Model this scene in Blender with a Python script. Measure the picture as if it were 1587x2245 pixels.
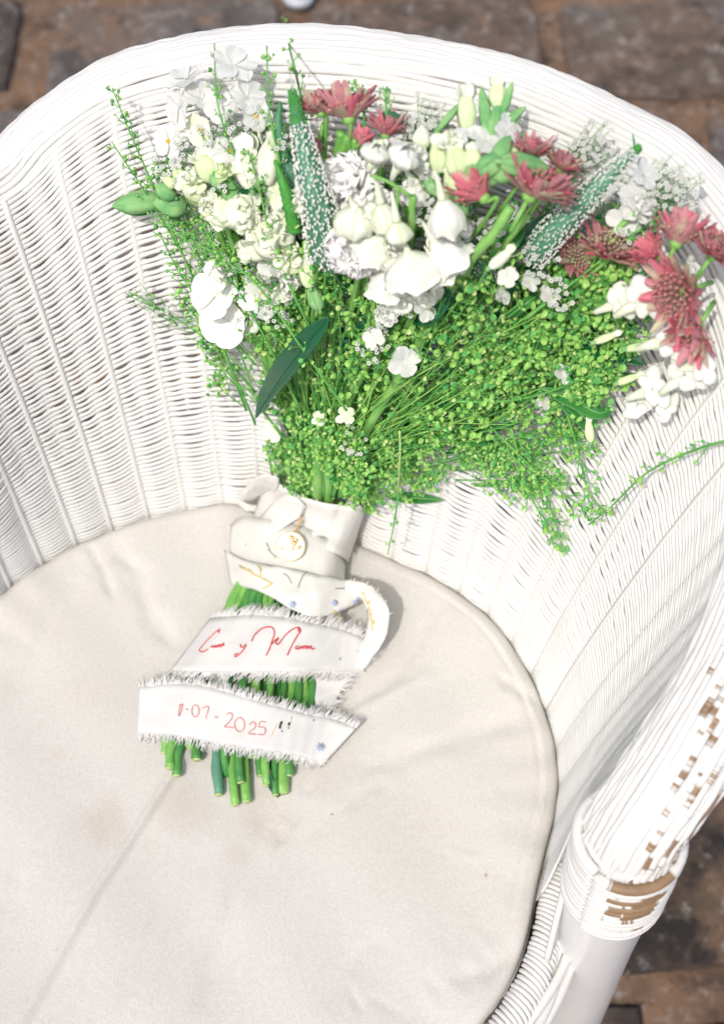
import bpy, math, random
import numpy as np
from mathutils import Vector, Matrix
from mathutils.bvhtree import BVHTree

for o in list(bpy.data.objects): bpy.data.objects.remove(o)
SC = bpy.context.scene
RND = random.Random(7)
PI = math.pi

# ------------------------------------------------------------------ camera
FPX, CAMH, PITCH = 3000.0, 0.85, math.radians(57)
F = Vector((0, math.cos(PITCH), -math.sin(PITCH)))
U = Vector((0, math.sin(PITCH), math.cos(PITCH)))
R = Vector((1, 0, 0))
CAM = Vector((0, 0, CAMH))
cd = bpy.data.cameras.new("camera"); cam = bpy.data.objects.new("camera", cd)
SC.collection.objects.link(cam); SC.camera = cam
cam.location = CAM
cam.rotation_euler = (PI/2 - PITCH, 0, 0)
cd.sensor_fit = 'VERTICAL'; cd.sensor_height = 36.0; cd.sensor_width = 25.4
cd.lens = 36.0 * FPX / 2245.0
cd.clip_end = 50; cd.clip_start = 0.02
cd.dof.use_dof = True; cd.dof.focus_distance = 0.81; cd.dof.aperture_fstop = 6.3

# ------------------------------------------------------------------ light
SUN = Vector((0.26, 0.51, -0.80)).normalized()      # direction the light travels
elev = math.asin(-SUN.z); azs = math.atan2(-SUN.x, -SUN.y)
w = bpy.data.worlds.new("World"); SC.world = w; w.use_nodes = True
nt = w.node_tree; nt.nodes.clear()
sky = nt.nodes.new('ShaderNodeTexSky'); sky.sky_type = 'NISHITA'; sky.sun_disc = False
sky.sun_elevation = elev; sky.sun_rotation = azs
sky.air_density = 0.5; sky.dust_density = 3.0; sky.ozone_density = 0.1
bg = nt.nodes.new('ShaderNodeBackground'); bg.inputs[1].default_value = 0.15
wo = nt.nodes.new('ShaderNodeOutputWorld')
nt.links.new(sky.outputs[0], bg.inputs[0]); nt.links.new(bg.outputs[0], wo.inputs[0])
sl = bpy.data.lights.new("sun", 'SUN'); so = bpy.data.objects.new("sun", sl)
SC.collection.objects.link(so); sl.energy = 1.75; sl.angle = math.radians(0.6); sl.color = (1.0, .98, .895)
so.rotation_euler = SUN.to_track_quat('-Z', 'Y').to_euler(); so.location = (-.4, -.5, 3)
SC.view_settings.view_transform = 'Standard'; SC.view_settings.look = 'None'
SC.view_settings.gamma = 1; SC.view_settings.exposure = 0.34
SC.render.engine = 'CYCLES'

# ------------------------------------------------------------------ helpers
def ray(px, py):
    return F + R*((px-793.5)/FPX) + U*((1122.5-py)/FPX)
def onz(px, py, z):
    d = ray(px, py); return CAM + d*((z-CAMH)/d.z)

class MB:
    """collects geometry for ONE mesh object"""
    def __init__(s): s.v=[]; s.f=[]; s.m=[]; s.uv=None; s.wear=None
    def add(s, vs, fs, mi=0):
        b=len(s.v); s.v.extend(vs); s.f.extend([tuple(i+b for i in f) for f in fs]); s.m.extend([mi]*len(fs)); return b
    def tube(s, pts, rad, n=6, mi=0, cap=True, wear=None):
        pts=[Vector(p) for p in pts]; k=len(pts)
        if not hasattr(rad,'__len__'): rad=[rad]*k
        t=(pts[1]-pts[0]).normalized()
        a=Vector((0,0,1)) if abs(t.z)<.9 else Vector((1,0,0))
        u=t.cross(a).normalized(); vs=[]; L=0
        for i,p in enumerate(pts):
            if i==0: t=pts[1]-pts[0]
            elif i==k-1: t=pts[-1]-pts[-2]
            else: t=pts[i+1]-pts[i-1]
            if t.length<1e-9: t=Vector((0,0,1))
            t.normalize(); u=(u-t*u.dot(t))
            if u.length<1e-6: u=t.orthogonal()
            u.normalize(); w_=t.cross(u)
            for j in range(n):
                c=2*PI*j/n; vs.append(p+(u*math.cos(c)+w_*math.sin(c))*rad[i])
        fs=[]
        for i in range(k-1):
            for j in range(n):
                j2=(j+1)%n; fs.append((i*n+j,i*n+j2,(i+1)*n+j2,(i+1)*n+j))
        if cap: fs.append(tuple(range(n-1,-1,-1))); fs.append(tuple((k-1)*n+j for j in range(n)))
        return s.add(vs,fs,mi)
    def grid(s, P, mi=0, closed=False):
        nu=len(P); nv=len(P[0]); vs=[Vector(q) for row in P for q in row]; fs=[]
        for i in range(nu-1):
            for j in range(nv-1): fs.append((i*nv+j,i*nv+j+1,(i+1)*nv+j+1,(i+1)*nv+j))
            if closed: fs.append((i*nv+nv-1,i*nv,(i+1)*nv,(i+1)*nv+nv-1))
        return s.add(vs,fs,mi)
    def blob(s, c, ax, r, mi=0, nl=5, n=6):
        """ellipsoid: ax = three unit vectors, r = three radii"""
        vs=[c+ax[2]*r[2]]; fs=[]
        for i in range(1,nl):
            th=PI*i/nl
            for j in range(n):
                ph=2*PI*j/n
                vs.append(c+ax[0]*(r[0]*math.sin(th)*math.cos(ph))+ax[1]*(r[1]*math.sin(th)*math.sin(ph))+ax[2]*(r[2]*math.cos(th)))
        vs.append(c-ax[2]*r[2]); last=len(vs)-1
        for j in range(n):
            j2=(j+1)%n; fs.append((0,1+j,1+j2)); fs.append((last,1+(nl-2)*n+j2,1+(nl-2)*n+j))
            for i in range(nl-2): fs.append((1+i*n+j,1+(i+1)*n+j,1+(i+1)*n+j2,1+i*n+j2))
        return s.add(vs,fs,mi)
    def mesh(s, name, mats, smooth=True):
        me=bpy.data.meshes.new(name); me.from_pydata([tuple(v) for v in s.v],[],s.f)
        for m in mats: me.materials.append(m)
        if len(mats)>1: me.polygons.foreach_set('material_index', s.m)
        if smooth: me.polygons.foreach_set('use_smooth',[True]*len(me.polygons))
        if s.uv is not None:
            uvl=me.uv_layers.new(name='UVMap'); li=np.empty(len(me.loops),dtype=np.int32); me.loops.foreach_get('vertex_index',li)
            uvl.data.foreach_set('uv', np.asarray(s.uv,dtype=np.float32)[li].ravel())
        if s.wear is not None:
            at=me.attributes.new('wear','FLOAT','POINT'); at.data.foreach_set('value',np.asarray(s.wear,dtype=np.float32))
        me.update(); return me
    def build(s, name, mats, parent=None, smooth=True, label=None, kind=None, solid=None):
        if not isinstance(mats,(list,tuple)): mats=[mats]
        o=bpy.data.objects.new(name, s.mesh(name,mats,smooth)); SC.collection.objects.link(o)
        link(o,parent)
        if label: o['label']=label
        if kind: o['kind']=kind
        if solid:
            md=o.modifiers.new('thickness','SOLIDIFY'); md.thickness=solid; md.offset=0
        return o
def link(o,parent):
    if parent is not None:
        o.parent=parent
        if parent.type=='EMPTY' : o.matrix_parent_inverse=Matrix.Translation(-parent.location)
def thing(name,label,cat,loc=(0,0,0),group=None):
    o=bpy.data.objects.new(name,None); SC.collection.objects.link(o); o.location=loc
    o.empty_display_size=.05; o['label']=label; o['category']=cat
    if group: o['group']=group
    return o
def catmull(P, n):
    """smooth curve through P (list of tuples or Vectors), n samples per span"""
    P=[np.array(p,dtype=float) for p in P]; Q=[2*P[0]-P[1]]+P+[2*P[-1]-P[-2]]; out=[]
    for i in range(1,len(Q)-2):
        a,b,c,d=Q[i-1],Q[i],Q[i+1],Q[i+2]
        for k in range(n):
            t=k/n; out.append(.5*((2*b)+(c-a)*t+(2*a-5*b+4*c-d)*t*t+(3*b-a-3*c+d)*t**3))
    out.append(P[-1]); return out

# ------------------------------------------------------------------ materials
def newmat(name):
    m=bpy.data.materials.new(name); m.use_nodes=True; t=m.node_tree; b=t.nodes['Principled BSDF']; return m,t,b
def mat(name,col,rough=.6,var=.12,scale=60,spec=.3,transl=0,bump=0,bscale=400,col2=None,coord='Object',bdist=.0005,stretch=None):
    m,t,b=newmat(name); N=t.nodes; L=t.links
    tc=N.new('ShaderNodeTexCoord'); no=N.new('ShaderNodeTexNoise'); no.inputs['Scale'].default_value=scale; no.inputs['Detail'].default_value=4
    src=tc.outputs[coord]
    if stretch:
        mp=N.new('ShaderNodeMapping'); mp.inputs['Scale'].default_value=stretch; L.new(src,mp.inputs[0]); src=mp.outputs[0]
    L.new(src,no.inputs['Vector'])
    mx=N.new('ShaderNodeMix'); mx.data_type='RGBA'
    c2=col2 if col2 else tuple(max(0,c*(1-2*var)) for c in col)
    mr=N.new('ShaderNodeMapRange'); mr.inputs[1].default_value=.35; mr.inputs[2].default_value=.68
    L.new(no.outputs[0],mr.inputs[0]); L.new(mr.outputs[0],mx.inputs[0])
    mx.inputs[6].default_value=(*col,1); mx.inputs[7].default_value=(*c2,1)
    L.new(mx.outputs[2],b.inputs['Base Color']); b.inputs['Roughness'].default_value=rough
    b.inputs['Specular IOR Level'].default_value=spec
    if bump:
        n2=N.new('ShaderNodeTexNoise'); n2.inputs['Scale'].default_value=bscale; n2.inputs['Detail'].default_value=3
        L.new(src,n2.inputs['Vector']); bp=N.new('ShaderNodeBump'); bp.inputs['Strength'].default_value=bump; bp.inputs['Distance'].default_value=bdist
        L.new(n2.outputs[0],bp.inputs['Height']); L.new(bp.outputs[0],b.inputs['Normal'])
    if transl:
        tr=N.new('ShaderNodeBsdfTranslucent'); L.new(mx.outputs[2],tr.inputs[0]); ms=N.new('ShaderNodeMixShader'); ms.inputs[0].default_value=transl
        out=N['Material Output']; L.new(b.outputs[0],ms.inputs[1]); L.new(tr.outputs[0],ms.inputs[2]); L.new(ms.outputs[0],out.inputs[0])
    return m

def wicker_mat():
    m,t,b=newmat('painted_cane'); N=t.nodes; L=t.links
    uv=N.new('ShaderNodeUVMap'); at=N.new('ShaderNodeAttribute'); at.attribute_name='wear'
    mp=N.new('ShaderNodeMapping'); mp.inputs['Scale'].default_value=(38,3.1,1); L.new(uv.outputs[0],mp.inputs[0])
    n=N.new('ShaderNodeTexNoise'); n.inputs['Scale'].default_value=1; n.inputs['Detail'].default_value=6; n.inputs['Roughness'].default_value=.68
    L.new(mp.outputs[0],n.inputs['Vector'])
    mu=N.new('ShaderNodeMath'); mu.operation='MULTIPLY_ADD'; mu.inputs[1].default_value=.405; L.new(at.outputs['Fac'],mu.inputs[0]); L.new(n.outputs[0],mu.inputs[2])
    th=N.new('ShaderNodeMapRange'); th.inputs[1].default_value=.80; th.inputs[2].default_value=.83; L.new(mu.outputs[0],th.inputs[0])
    tc=N.new('ShaderNodeTexCoord'); n2=N.new('ShaderNodeTexNoise'); n2.inputs['Scale'].default_value=22; n2.inputs['Detail'].default_value=5; L.new(tc.outputs['Object'],n2.inputs['Vector'])
    pc=N.new('ShaderNodeMix'); pc.data_type='RGBA'; pc.inputs[6].default_value=(.745,.74,.715,1); pc.inputs[7].default_value=(.69,.675,.655,1)
    r2=N.new('ShaderNodeMapRange'); r2.inputs[1].default_value=.45; r2.inputs[2].default_value=.75; L.new(n2.outputs[0],r2.inputs[0]); L.new(r2.outputs[0],pc.inputs[0])
    wc=N.new('ShaderNodeMix'); wc.data_type='RGBA'; wc.inputs[6].default_value=(.36,.235,.13,1); wc.inputs[7].default_value=(.19,.125,.08,1)
    n3=N.new('ShaderNodeTexNoise'); n3.inputs['Scale'].default_value=140; L.new(tc.outputs['Object'],n3.inputs['Vector']); L.new(n3.outputs[0],wc.inputs[0])
    mx=N.new('ShaderNodeMix'); mx.data_type='RGBA'; L.new(th.outputs[0],mx.inputs[0]); L.new(pc.outputs[2],mx.inputs[6]); L.new(wc.outputs[2],mx.inputs[7])
    L.new(mx.outputs[2],b.inputs['Base Color']); b.inputs['Roughness'].default_value=.55; b.inputs['Specular IOR Level'].default_value=.35
    inv=N.new('ShaderNodeMath'); inv.operation='SUBTRACT'; inv.inputs[0].default_value=1; L.new(th.outputs[0],inv.inputs[1])
    ad=N.new('ShaderNodeMath'); ad.operation='MULTIPLY_ADD'; ad.inputs[1].default_value=.35; L.new(n3.outputs[0],ad.inputs[0]); L.new(inv.outputs[0],ad.inputs[2])
    bp=N.new('ShaderNodeBump'); bp.inputs['Distance'].default_value=.0004; bp.inputs['Strength'].default_value=.6; L.new(ad.outputs[0],bp.inputs['Height']); L.new(bp.outputs[0],b.inputs['Normal'])
    return m
M={}
M['cane']=wicker_mat()
M['paint']=mat('white_gloss_paint',(.76,.76,.755),.28,.03,14,.5,bump=.25,bscale=35,bdist=.001)
M['raw_cane']=mat('bare_cane',(.38,.23,.11),.7,.25,90)
M['petal_white']=mat('white_petal',(.87,.87,.845),.6,.02,48,.2,transl=.10,col2=(.78,.82,.68),bump=.5,bscale=160,bdist=.0008)
M['petal_snow']=mat('snow_white_petal',(.95,.95,.93),.6,.01,120,.15,transl=.08,bump=.3,bscale=200,bdist=.0005)
M['petal_sheer']=mat('sheer_white_petal',(.82,.83,.80),.6,.03,90,.2,transl=.22,bump=.6,bscale=120,bdist=.001)
M['petal_cream']=mat('cream_petal',(.86,.875,.78),.55,.08,110,.2,transl=.12,col2=(.74,.83,.57),bump=.6,bscale=150,bdist=.0009)
M['petal_lime']=mat('lime_cream_bud',(.72,.80,.52),.55,.1,80,.2,transl=.1,col2=(.60,.78,.38),bump=.6,bscale=170,bdist=.0008)
M['bud_green']=mat('downy_green_bud',(.33,.58,.24),.8,.1,110,.1,transl=.15,bump=.7,bscale=600,col2=(.15,.42,.16))
M['pod']=mat('lime_seed_pod',(.44,.76,.20),.5,.1,70,.35,transl=.25,col2=(.28,.62,.12))
M['pod2']=mat('green_seed_pod',(.20,.58,.15),.5,.1,70,.35,transl=.2,col2=(.06,.34,.08))
M['pod3']=mat('yellow_seed_pod',(.68,.84,.34),.5,.1,70,.35,transl=.25)
M['sprig_stem']=mat('sprig_stem_green',(.20,.52,.12),.55,.1,60,.3,transl=.1,col2=(.09,.36,.08))
M['stem']=mat('stem_green',(.26,.52,.13),.4,.1,70,.4,bump=.3,bscale=300,col2=(.14,.38,.08))
M['stem_dark']=mat('dark_stem_green',(.09,.30,.07),.42,.1,80,.4,bump=.3,bscale=300,col2=(.05,.21,.055))
M['stem_blue']=mat('bluish_stem_green',(.13,.33,.22),.45,.1,80,.35,bump=.3,bscale=300)
M['cut']=mat('pale_cut_stem',(.50,.62,.25),.7,.15,400)
M['leaf']=mat('dark_glossy_leaf',(.012,.125,.04),.36,.12,60,.5,transl=.08,col2=(.012,.11,.055),bump=.35,bscale=220)
M['vein']=mat('pale_leaf_vein',(.22,.48,.16),.5,.1)
M['leaf_mid']=mat('mid_green_leaf',(.07,.30,.06),.45,.15,60,.35,transl=.2,col2=(.03,.20,.05))
M['pink']=mat('dusky_pink_bract',(.56,.24,.29),.5,.1,260,.3,transl=.2,col2=(.66,.30,.30),stretch=None)
M['pink_deep']=mat('deep_pink_bract',(.66,.17,.24),.5,.1,200,.3,transl=.2,col2=(.70,.22,.24))
M['pink_dust']=mat('crimson_floret',(.50,.15,.19),.6,.2,300,.2,col2=(.62,.28,.26))
M['pink_pale']=mat('pale_green_pink_bract',(.64,.60,.42),.55,.1,200,.25,transl=.25,col2=(.60,.30,.28))
M['spike_core']=mat('spike_green',(.12,.32,.19),.5,.15,200,.3,col2=(.06,.21,.12))
M['spike_tip']=mat('spike_tip_green',(.09,.38,.07),.5,.15,200,.3)
M['spike_fl']=mat('tiny_white_floret',(.84,.85,.80),.6,.05,300,.2)
M['gyp']=mat('baby_white_floret',(.82,.84,.78),.6,.06,300,.2,transl=.2)
M['yellow']=mat('yellow_throat',(.75,.55,.06),.6,.1,200)
M['ribbon']=mat('ivory_cotton',(.80,.79,.775),.8,.03,40,.15,transl=.12,bump=.35,bscale=1500,bdist=.0002)
M['fringe']=mat('loose_cotton_thread',(.84,.83,.815),.9,.02,40,.05,transl=.1)
M['silk']=mat('ivory_silk',(.84,.825,.785),.5,.04,30,.35,transl=.15,bump=.25,bscale=60,bdist=.0015)
M['thread_red']=mat('red_thread',(.66,.06,.08),.6,.1,200)
M['thread_pink']=mat('faded_red_thread',(.72,.24,.22),.6,.1,200)
M['thread_blue']=mat('pale_blue_print',(.42,.50,.68),.7,.1,200)
M['thread_gold']=mat('mustard_print',(.74,.58,.28),.7,.1,200)
M['thread_grey']=mat('grey_green_print',(.33,.38,.36),.7,.1,200)
M['thread_black']=mat('dark_green_print',(.03,.05,.04),.7,.1,200)
M['pearl']=mat('ivory_enamel',(.88,.84,.70),.3,.06,60,.5)
mg,tg,bgd=newmat('worn_gold'); bgd.inputs['Base Color'].default_value=(.72,.50,.22,1); bgd.inputs['Metallic'].default_value=.75; bgd.inputs['Roughness'].default_value=.4; M['gold']=mg

def cushion_mat(stains):
    m,t,b=newmat('cream_canvas'); N=t.nodes; L=t.links
    tc=N.new('ShaderNodeTexCoord'); n=N.new('ShaderNodeTexNoise'); n.inputs['Scale'].default_value=9; n.inputs['Detail'].default_value=6; L.new(tc.outputs['Object'],n.inputs['Vector'])
    base=N.new('ShaderNodeMix'); base.data_type='RGBA'; base.inputs[6].default_value=(.63,.61,.575,1); base.inputs[7].default_value=(.60,.572,.537,1)
    mr=N.new('ShaderNodeMapRange'); mr.inputs[1].default_value=.42; mr.inputs[2].default_value=.72; L.new(n.outputs[0],mr.inputs[0]); L.new(mr.outputs[0],base.inputs[0])
    cur=base.outputs[2]
    wob=N.new('ShaderNodeTexNoise'); wob.inputs['Scale'].default_value=38; wob.inputs['Detail'].default_value=3; L.new(tc.outputs['Object'],wob.inputs['Vector'])
    for (c,rad,col,amt) in stains:
        d=N.new('ShaderNodeVectorMath'); d.operation='DISTANCE'; L.new(tc.outputs['Object'],d.inputs[0]); d.inputs[1].default_value=c
        a=N.new('ShaderNodeMath'); a.operation='MULTIPLY_ADD'; a.inputs[1].default_value=rad*1.3; L.new(wob.outputs[0],a.inputs[0]); L.new(d.outputs['Value'],a.inputs[2])
        r=N.new('ShaderNodeMapRange'); r.interpolation_type='SMOOTHSTEP'; r.inputs[1].default_value=rad*1.95; r.inputs[2].default_value=rad*.75; r.inputs[3].default_value=0; r.inputs[4].default_value=amt
        L.new(a.outputs[0],r.inputs[0]); x=N.new('ShaderNodeMix'); x.data_type='RGBA'; L.new(r.outputs[0],x.inputs[0]); L.new(cur,x.inputs[6]); x.inputs[7].default_value=(*col,1); cur=x.outputs[2]
    gn=N.new('ShaderNodeTexNoise'); gn.inputs['Scale'].default_value=620; gn.inputs['Detail'].default_value=2; L.new(tc.outputs['Object'],gn.inputs['Vector'])
    gm=N.new('ShaderNodeMapRange'); gm.inputs[1].default_value=.3; gm.inputs[2].default_value=.7; gm.inputs[3].default_value=.93; gm.inputs[4].default_value=1.06; L.new(gn.outputs[0],gm.inputs[0])
    gx=N.new('ShaderNodeMix'); gx.data_type='RGBA'; gx.blend_type='MULTIPLY'; gx.inputs[0].default_value=1; L.new(cur,gx.inputs[6]); L.new(gm.outputs[0],gx.inputs[7]); cur=gx.outputs[2]
    L.new(cur,b.inputs['Base Color']); b.inputs['Roughness'].default_value=1.0; b.inputs['Specular IOR Level'].default_value=.0
    b.inputs['Sheen Weight'].default_value=.15
    wv=N.new('ShaderNodeTexNoise'); wv.inputs['Scale'].default_value=1100; L.new(tc.outputs['Object'],wv.inputs['Vector'])
    n4=N.new('ShaderNodeTexNoise'); n4.inputs['Scale'].default_value=26; n4.inputs['Detail'].default_value=3; L.new(tc.outputs['Object'],n4.inputs['Vector'])
    b1=N.new('ShaderNodeBump'); b1.inputs['Distance'].default_value=.004; b1.inputs['Strength'].default_value=.10; L.new(n4.outputs[0],b1.inputs['Height'])
    b2=N.new('ShaderNodeBump'); b2.inputs['Distance'].default_value=.0003; b2.inputs['Strength'].default_value=.5; L.new(wv.outputs[0],b2.inputs['Height']); L.new(b1.outputs[0],b2.inputs['Normal']); L.new(b2.outputs[0],b.inputs['Normal'])
    return m

# ------------------------------------------------------------------ floor
FZ=-.42
def stone_mat(name,c1,c2,c3,seed):
    m,t,b=newmat(name); N=t.nodes; L=t.links
    tc=N.new('ShaderNodeTexCoord'); mp=N.new('ShaderNodeMapping'); mp.inputs['Location'].default_value=(seed,seed*2,0); L.new(tc.outputs['Object'],mp.inputs[0])
    def nz(s,d,r=.6):
        n=N.new('ShaderNodeTexNoise'); n.inputs['Scale'].default_value=s; n.inputs['Detail'].default_value=d; n.inputs['Roughness'].default_value=r; L.new(mp.outputs[0],n.inputs['Vector']); return n
    def rng(n,a,b_):
        r=N.new('ShaderNodeMapRange'); r.inputs[1].default_value=a; r.inputs[2].default_value=b_; L.new(n.outputs[0],r.inputs[0]); return r
    def mix(f,a,b_):
        x=N.new('ShaderNodeMix'); x.data_type='RGBA'; L.new(f.outputs[0],x.inputs[0])
        for s,v in ((6,a),(7,b_)):
            if isinstance(v,tuple): x.inputs[s].default_value=(*v,1)
            else: L.new(v.outputs[2],x.inputs[s])
        return x
    a=mix(rng(nz(16,8,.72),.42,.6),c1,c2); c=mix(rng(nz(5.5,6,.65),.50,.62),a,c3); d=mix(rng(nz(60,4,.7),.55,.70),c,(.30,.27,.245))
    e0=mix(rng(nz(34,6,.75),.55,.66),d,(.028,.022,.02)); e1=mix(rng(nz(7,5,.7),.53,.64),e0,tuple(v*.38 for v in c1)); e=mix(rng(nz(19,7,.75),.58,.68),e1,(.26,.155,.095))
    L.new(e.outputs[2],b.inputs['Base Color']); b.inputs['Roughness'].default_value=.85
    bp=N.new('ShaderNodeBump'); bp.inputs['Distance'].default_value=.004; bp.inputs['Strength'].default_value=.7; L.new(nz(40,6).outputs[0],bp.inputs['Height']); L.new(bp.outputs[0],b.inputs['Normal'])
    return m
M['mortar']=stone_mat('rusty_mortar',(.185,.112,.070),(.110,.070,.048),(.21,.125,.075),3)
STONES=[stone_mat('grey_paving_stone',(.165,.145,.132),(.085,.073,.066),(.175,.112,.076),11),
        stone_mat('brown_paving_stone',(.150,.105,.078),(.090,.067,.053),(.135,.120,.108),29),
        stone_mat('dark_paving_stone',(.115,.093,.078),(.042,.034,.029),(.15,.095,.064),47)]
STONES.append(stone_mat('shadow_dark_paving_stone',(.060,.046,.038),(.022,.017,.015),(.15,.095,.06),71))  # near-black mottled stone, the chair's shadow on the floor painted into its colour
fl=MB(); fl.grid([[(-6,-4,FZ),(-6,9,FZ)],[(6,-4,FZ),(6,9,FZ)]])
floor=fl.build('floor',M['mortar'],kind='structure')
def paving(cx,cy,lx,ly,h,mi,rz):
    b=MB(); n=5; rr=random.Random(int(cx*977+cy*131)); P=[]
    out=[]
    for (sx,sy) in ((-1,-1),(1,-1),(1,1),(-1,1)): out.append((sx,sy))
    ring=[]
    for k in range(4):
        a,c=out[k],out[(k+1)%4]
        for i in range(n):
            t=i/n; x=(a[0]+(c[0]-a[0])*t)*lx/2; y=(a[1]+(c[1]-a[1])*t)*ly/2
            if i==0: x*=.97; y*=.97
            ring.append((x+rr.uniform(-.004,.004),y+rr.uniform(-.004,.004)))
    c_,s_=math.cos(rz),math.sin(rz)
    def T(x,y,z): return Vector((cx+x*c_-y*s_,cy+x*s_+y*c_,z))
    for (k,z) in ((1.0,FZ+.0005),(1.0,FZ+h*.6),(.975,FZ+h)): P.append([T(x*k,y*k,z) for x,y in ring])
    b.grid(P,0,closed=True); b.add([T(x*.975,y*.975,FZ+h) for x,y in ring],[tuple(range(len(ring)))])
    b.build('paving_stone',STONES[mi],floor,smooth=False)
rr=random.Random(3)
for j in range(12):
    y=-.28+j*.235
    for i in range(9):
        x=-1.42+i*.37+(.17 if j%2 else 0)+rr.uniform(-.01,.01)
        paving(x+.03,y,.335+rr.uniform(-.02,.01),.20+rr.uniform(-.012,.006),.010+rr.uniform(0,.005),(3 if math.hypot(x-.24,y-.30)<.27 else rr.choice([0,0,1,2]) if y>.9 else rr.choice([2,2,1])),.05+rr.uniform(-.012,.012))  # darkest stones lie right of the chair, where its shadow is painted in

# ------------------------------------------------------------------ chair surface
SCX,SCY,SR=-.09,.34,.2215
def SRF(az): return SR-.0095*math.exp(-((az+15)/15)**2)-.016*math.exp(-((az-62)/17)**2)
def polar(az,r,z): a=math.radians(az); return Vector((SCX+r*math.cos(a),SCY+r*math.sin(a),z))
# rim centre line nodes (azimuth, radius, height)
sil=[(113,.336,.273),(106.9,.344,.290),(100.3,.348,.307),(93.8,.342,.322),(86.6,.334,.337),(78.3,.324,.350),(69.4,.320,.358),(61.9,.324,.360),(54.3,.333,.357),(47.7,.344,.350),(40.5,.357,.339)]
nodes=[(148,.247,.09),(148,.248,.165),(143,.262,.205),(133,.288,.232),(124,.306,.245)]
nodes+=[(a,r-.017,z-.022) for a,r,z in sil]
nodes+=[(30,.338,.300),(18,.325,.277),(6,.305,.250),(-5,.282,.226),(-14.5,.262,.204),(-20.5,.2505,.178),(-22.4,.2475,.150),(-22.4,.2475,.090)]
RIM=[polar(a,r,z) for a,r,z in nodes]
rimc=[Vector(p) for p in catmull([tuple(p) for p in RIM],14)]
RHO=.0255
# table azimuth -> rim (r,z) for the wall
tab=sorted([(math.degrees(math.atan2(p.y-SCY,p.x-SCX)),math.hypot(p.x-SCX,p.y-SCY),p.z) for p in rimc if p.z>.16])
ta=np.array([t[0] for t in tab]); tr=np.array([t[1] for t in tab]); tz=np.array([t[2] for t in tab])
AZ0,AZ1=-19.5,146.0
NW=60
def wall_profile(az):
    r=float(np.interp(az,ta,tr)); z=float(np.interp(az,ta,tz)); rho=RHO*.97
    P0=np.array([SRF(az)+.0018,-.022]); g_=min(1,max(0,(az-2)/32)); a=math.radians(166-18*g_); T=np.array([r+rho*math.cos(a),z+rho*math.sin(a)])
    L=np.linalg.norm(T-P0); t0=np.array([.12,1.])*L*.9; t1=np.array([.24+.29*g_,.97-.12*g_])*L*.8
    s=np.linspace(0,1,NW)[:,None]; h=(2*s**3-3*s**2+1)*P0+(s**3-2*s**2+s)*t0+(-2*s**3+3*s**2)*T+(s**3-s**2)*t1
    return h
NAZ=int((AZ1-AZ0)/.6)+1
AZS=np.linspace(AZ0,AZ1,NAZ)
G=np.zeros((NAZ,NW,3)); GN=np.zeros((NAZ,NW,3)); GL=np.zeros(NAZ)
for i,az in enumerate(AZS):
    h=wall_profile(az); ca,sa=math.cos(math.radians(az)),math.sin(math.radians(az))
    G[i,:,0]=SCX+h[:,0]*ca; G[i,:,1]=SCY+h[:,0]*sa; G[i,:,2]=h[:,1]
    d=np.gradient(h,axis=0); d/=np.linalg.norm(d,axis=1)[:,None]
    nr,nz_=-d[:,1],d[:,0]
    GN[i,:,0]=nr*ca; GN[i,:,1]=nr*sa; GN[i,:,2]=nz_
    GL[i]=np.linalg.norm(np.diff(h,axis=0),axis=1).sum()
def wall(i,s):
    """grid row i, fraction s -> point, inward normal"""
    x=s*(NW-1); k=min(int(x),NW-2); f=x-k
    return G[i,k]*(1-f)+G[i,k+1]*f, GN[i,k]*(1-f)+GN[i,k+1]*f
# base surface used to stand things on: seat disc + wall + rim
_v=[];_f=[]
def _addgrid(P):
    b=len(_v); nu=len(P); nv=len(P[0])
    for row in P: _v.extend([tuple(q) for q in row])
    for i in range(nu-1):
        for j in range(nv-1): _f.append((b+i*nv+j,b+i*nv+j+1,b+(i+1)*nv+j+1,b+(i+1)*nv+j))
_addgrid([[tuple(G[i,k]+GN[i,k]*.003) for k in range(0,NW)] for i in range(0,NAZ,2)])
_addgrid([[(SCX+r*math.cos(a),SCY+r*math.sin(a),.0) for a in np.linspace(0,2*PI,61)] for r in np.linspace(.002,.24,8)])
_addgrid([[(c+((Vector((c.x-SCX,c.y-SCY,0)).normalized()*math.cos(t)+Vector((0,0,1))*math.sin(t))*RHO)) for t in np.linspace(PI,-.3,10)] for c in rimc])
_addgrid([[(x,y,-.05) for x in (-3,3)] for y in (-3,3)])
BASE=BVHTree.FromPolygons(_v,_f)
_cache={}
def bdist(px,py):
    k=(round(px/6),round(py/6))
    if k not in _cache:
        acc=[]
        for dx,dy in ((0,0),(-22,0),(22,0),(0,-22),(0,22)):
            d=ray(k[0]*6+dx,k[1]*6+dy); hit=BASE.ray_cast(CAM,d.normalized())
            acc.append(hit[3]/d.length if hit[0] is not None else .8)
        _cache[k]=sum(acc)/5
    return _cache[k]
def at(px,py,lift=0):
    return CAM+ray(px,py)*(bdist(px,py)-lift)
def mpp(px,py): return bdist(px,py)/FPX*.93
def dirpx(ang,tilt=0):
    a=math.radians(ang); t=math.radians(tilt)
    return ((R*math.cos(a)+U*math.sin(a))*math.cos(t)-F*math.sin(t)).normalized()

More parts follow.
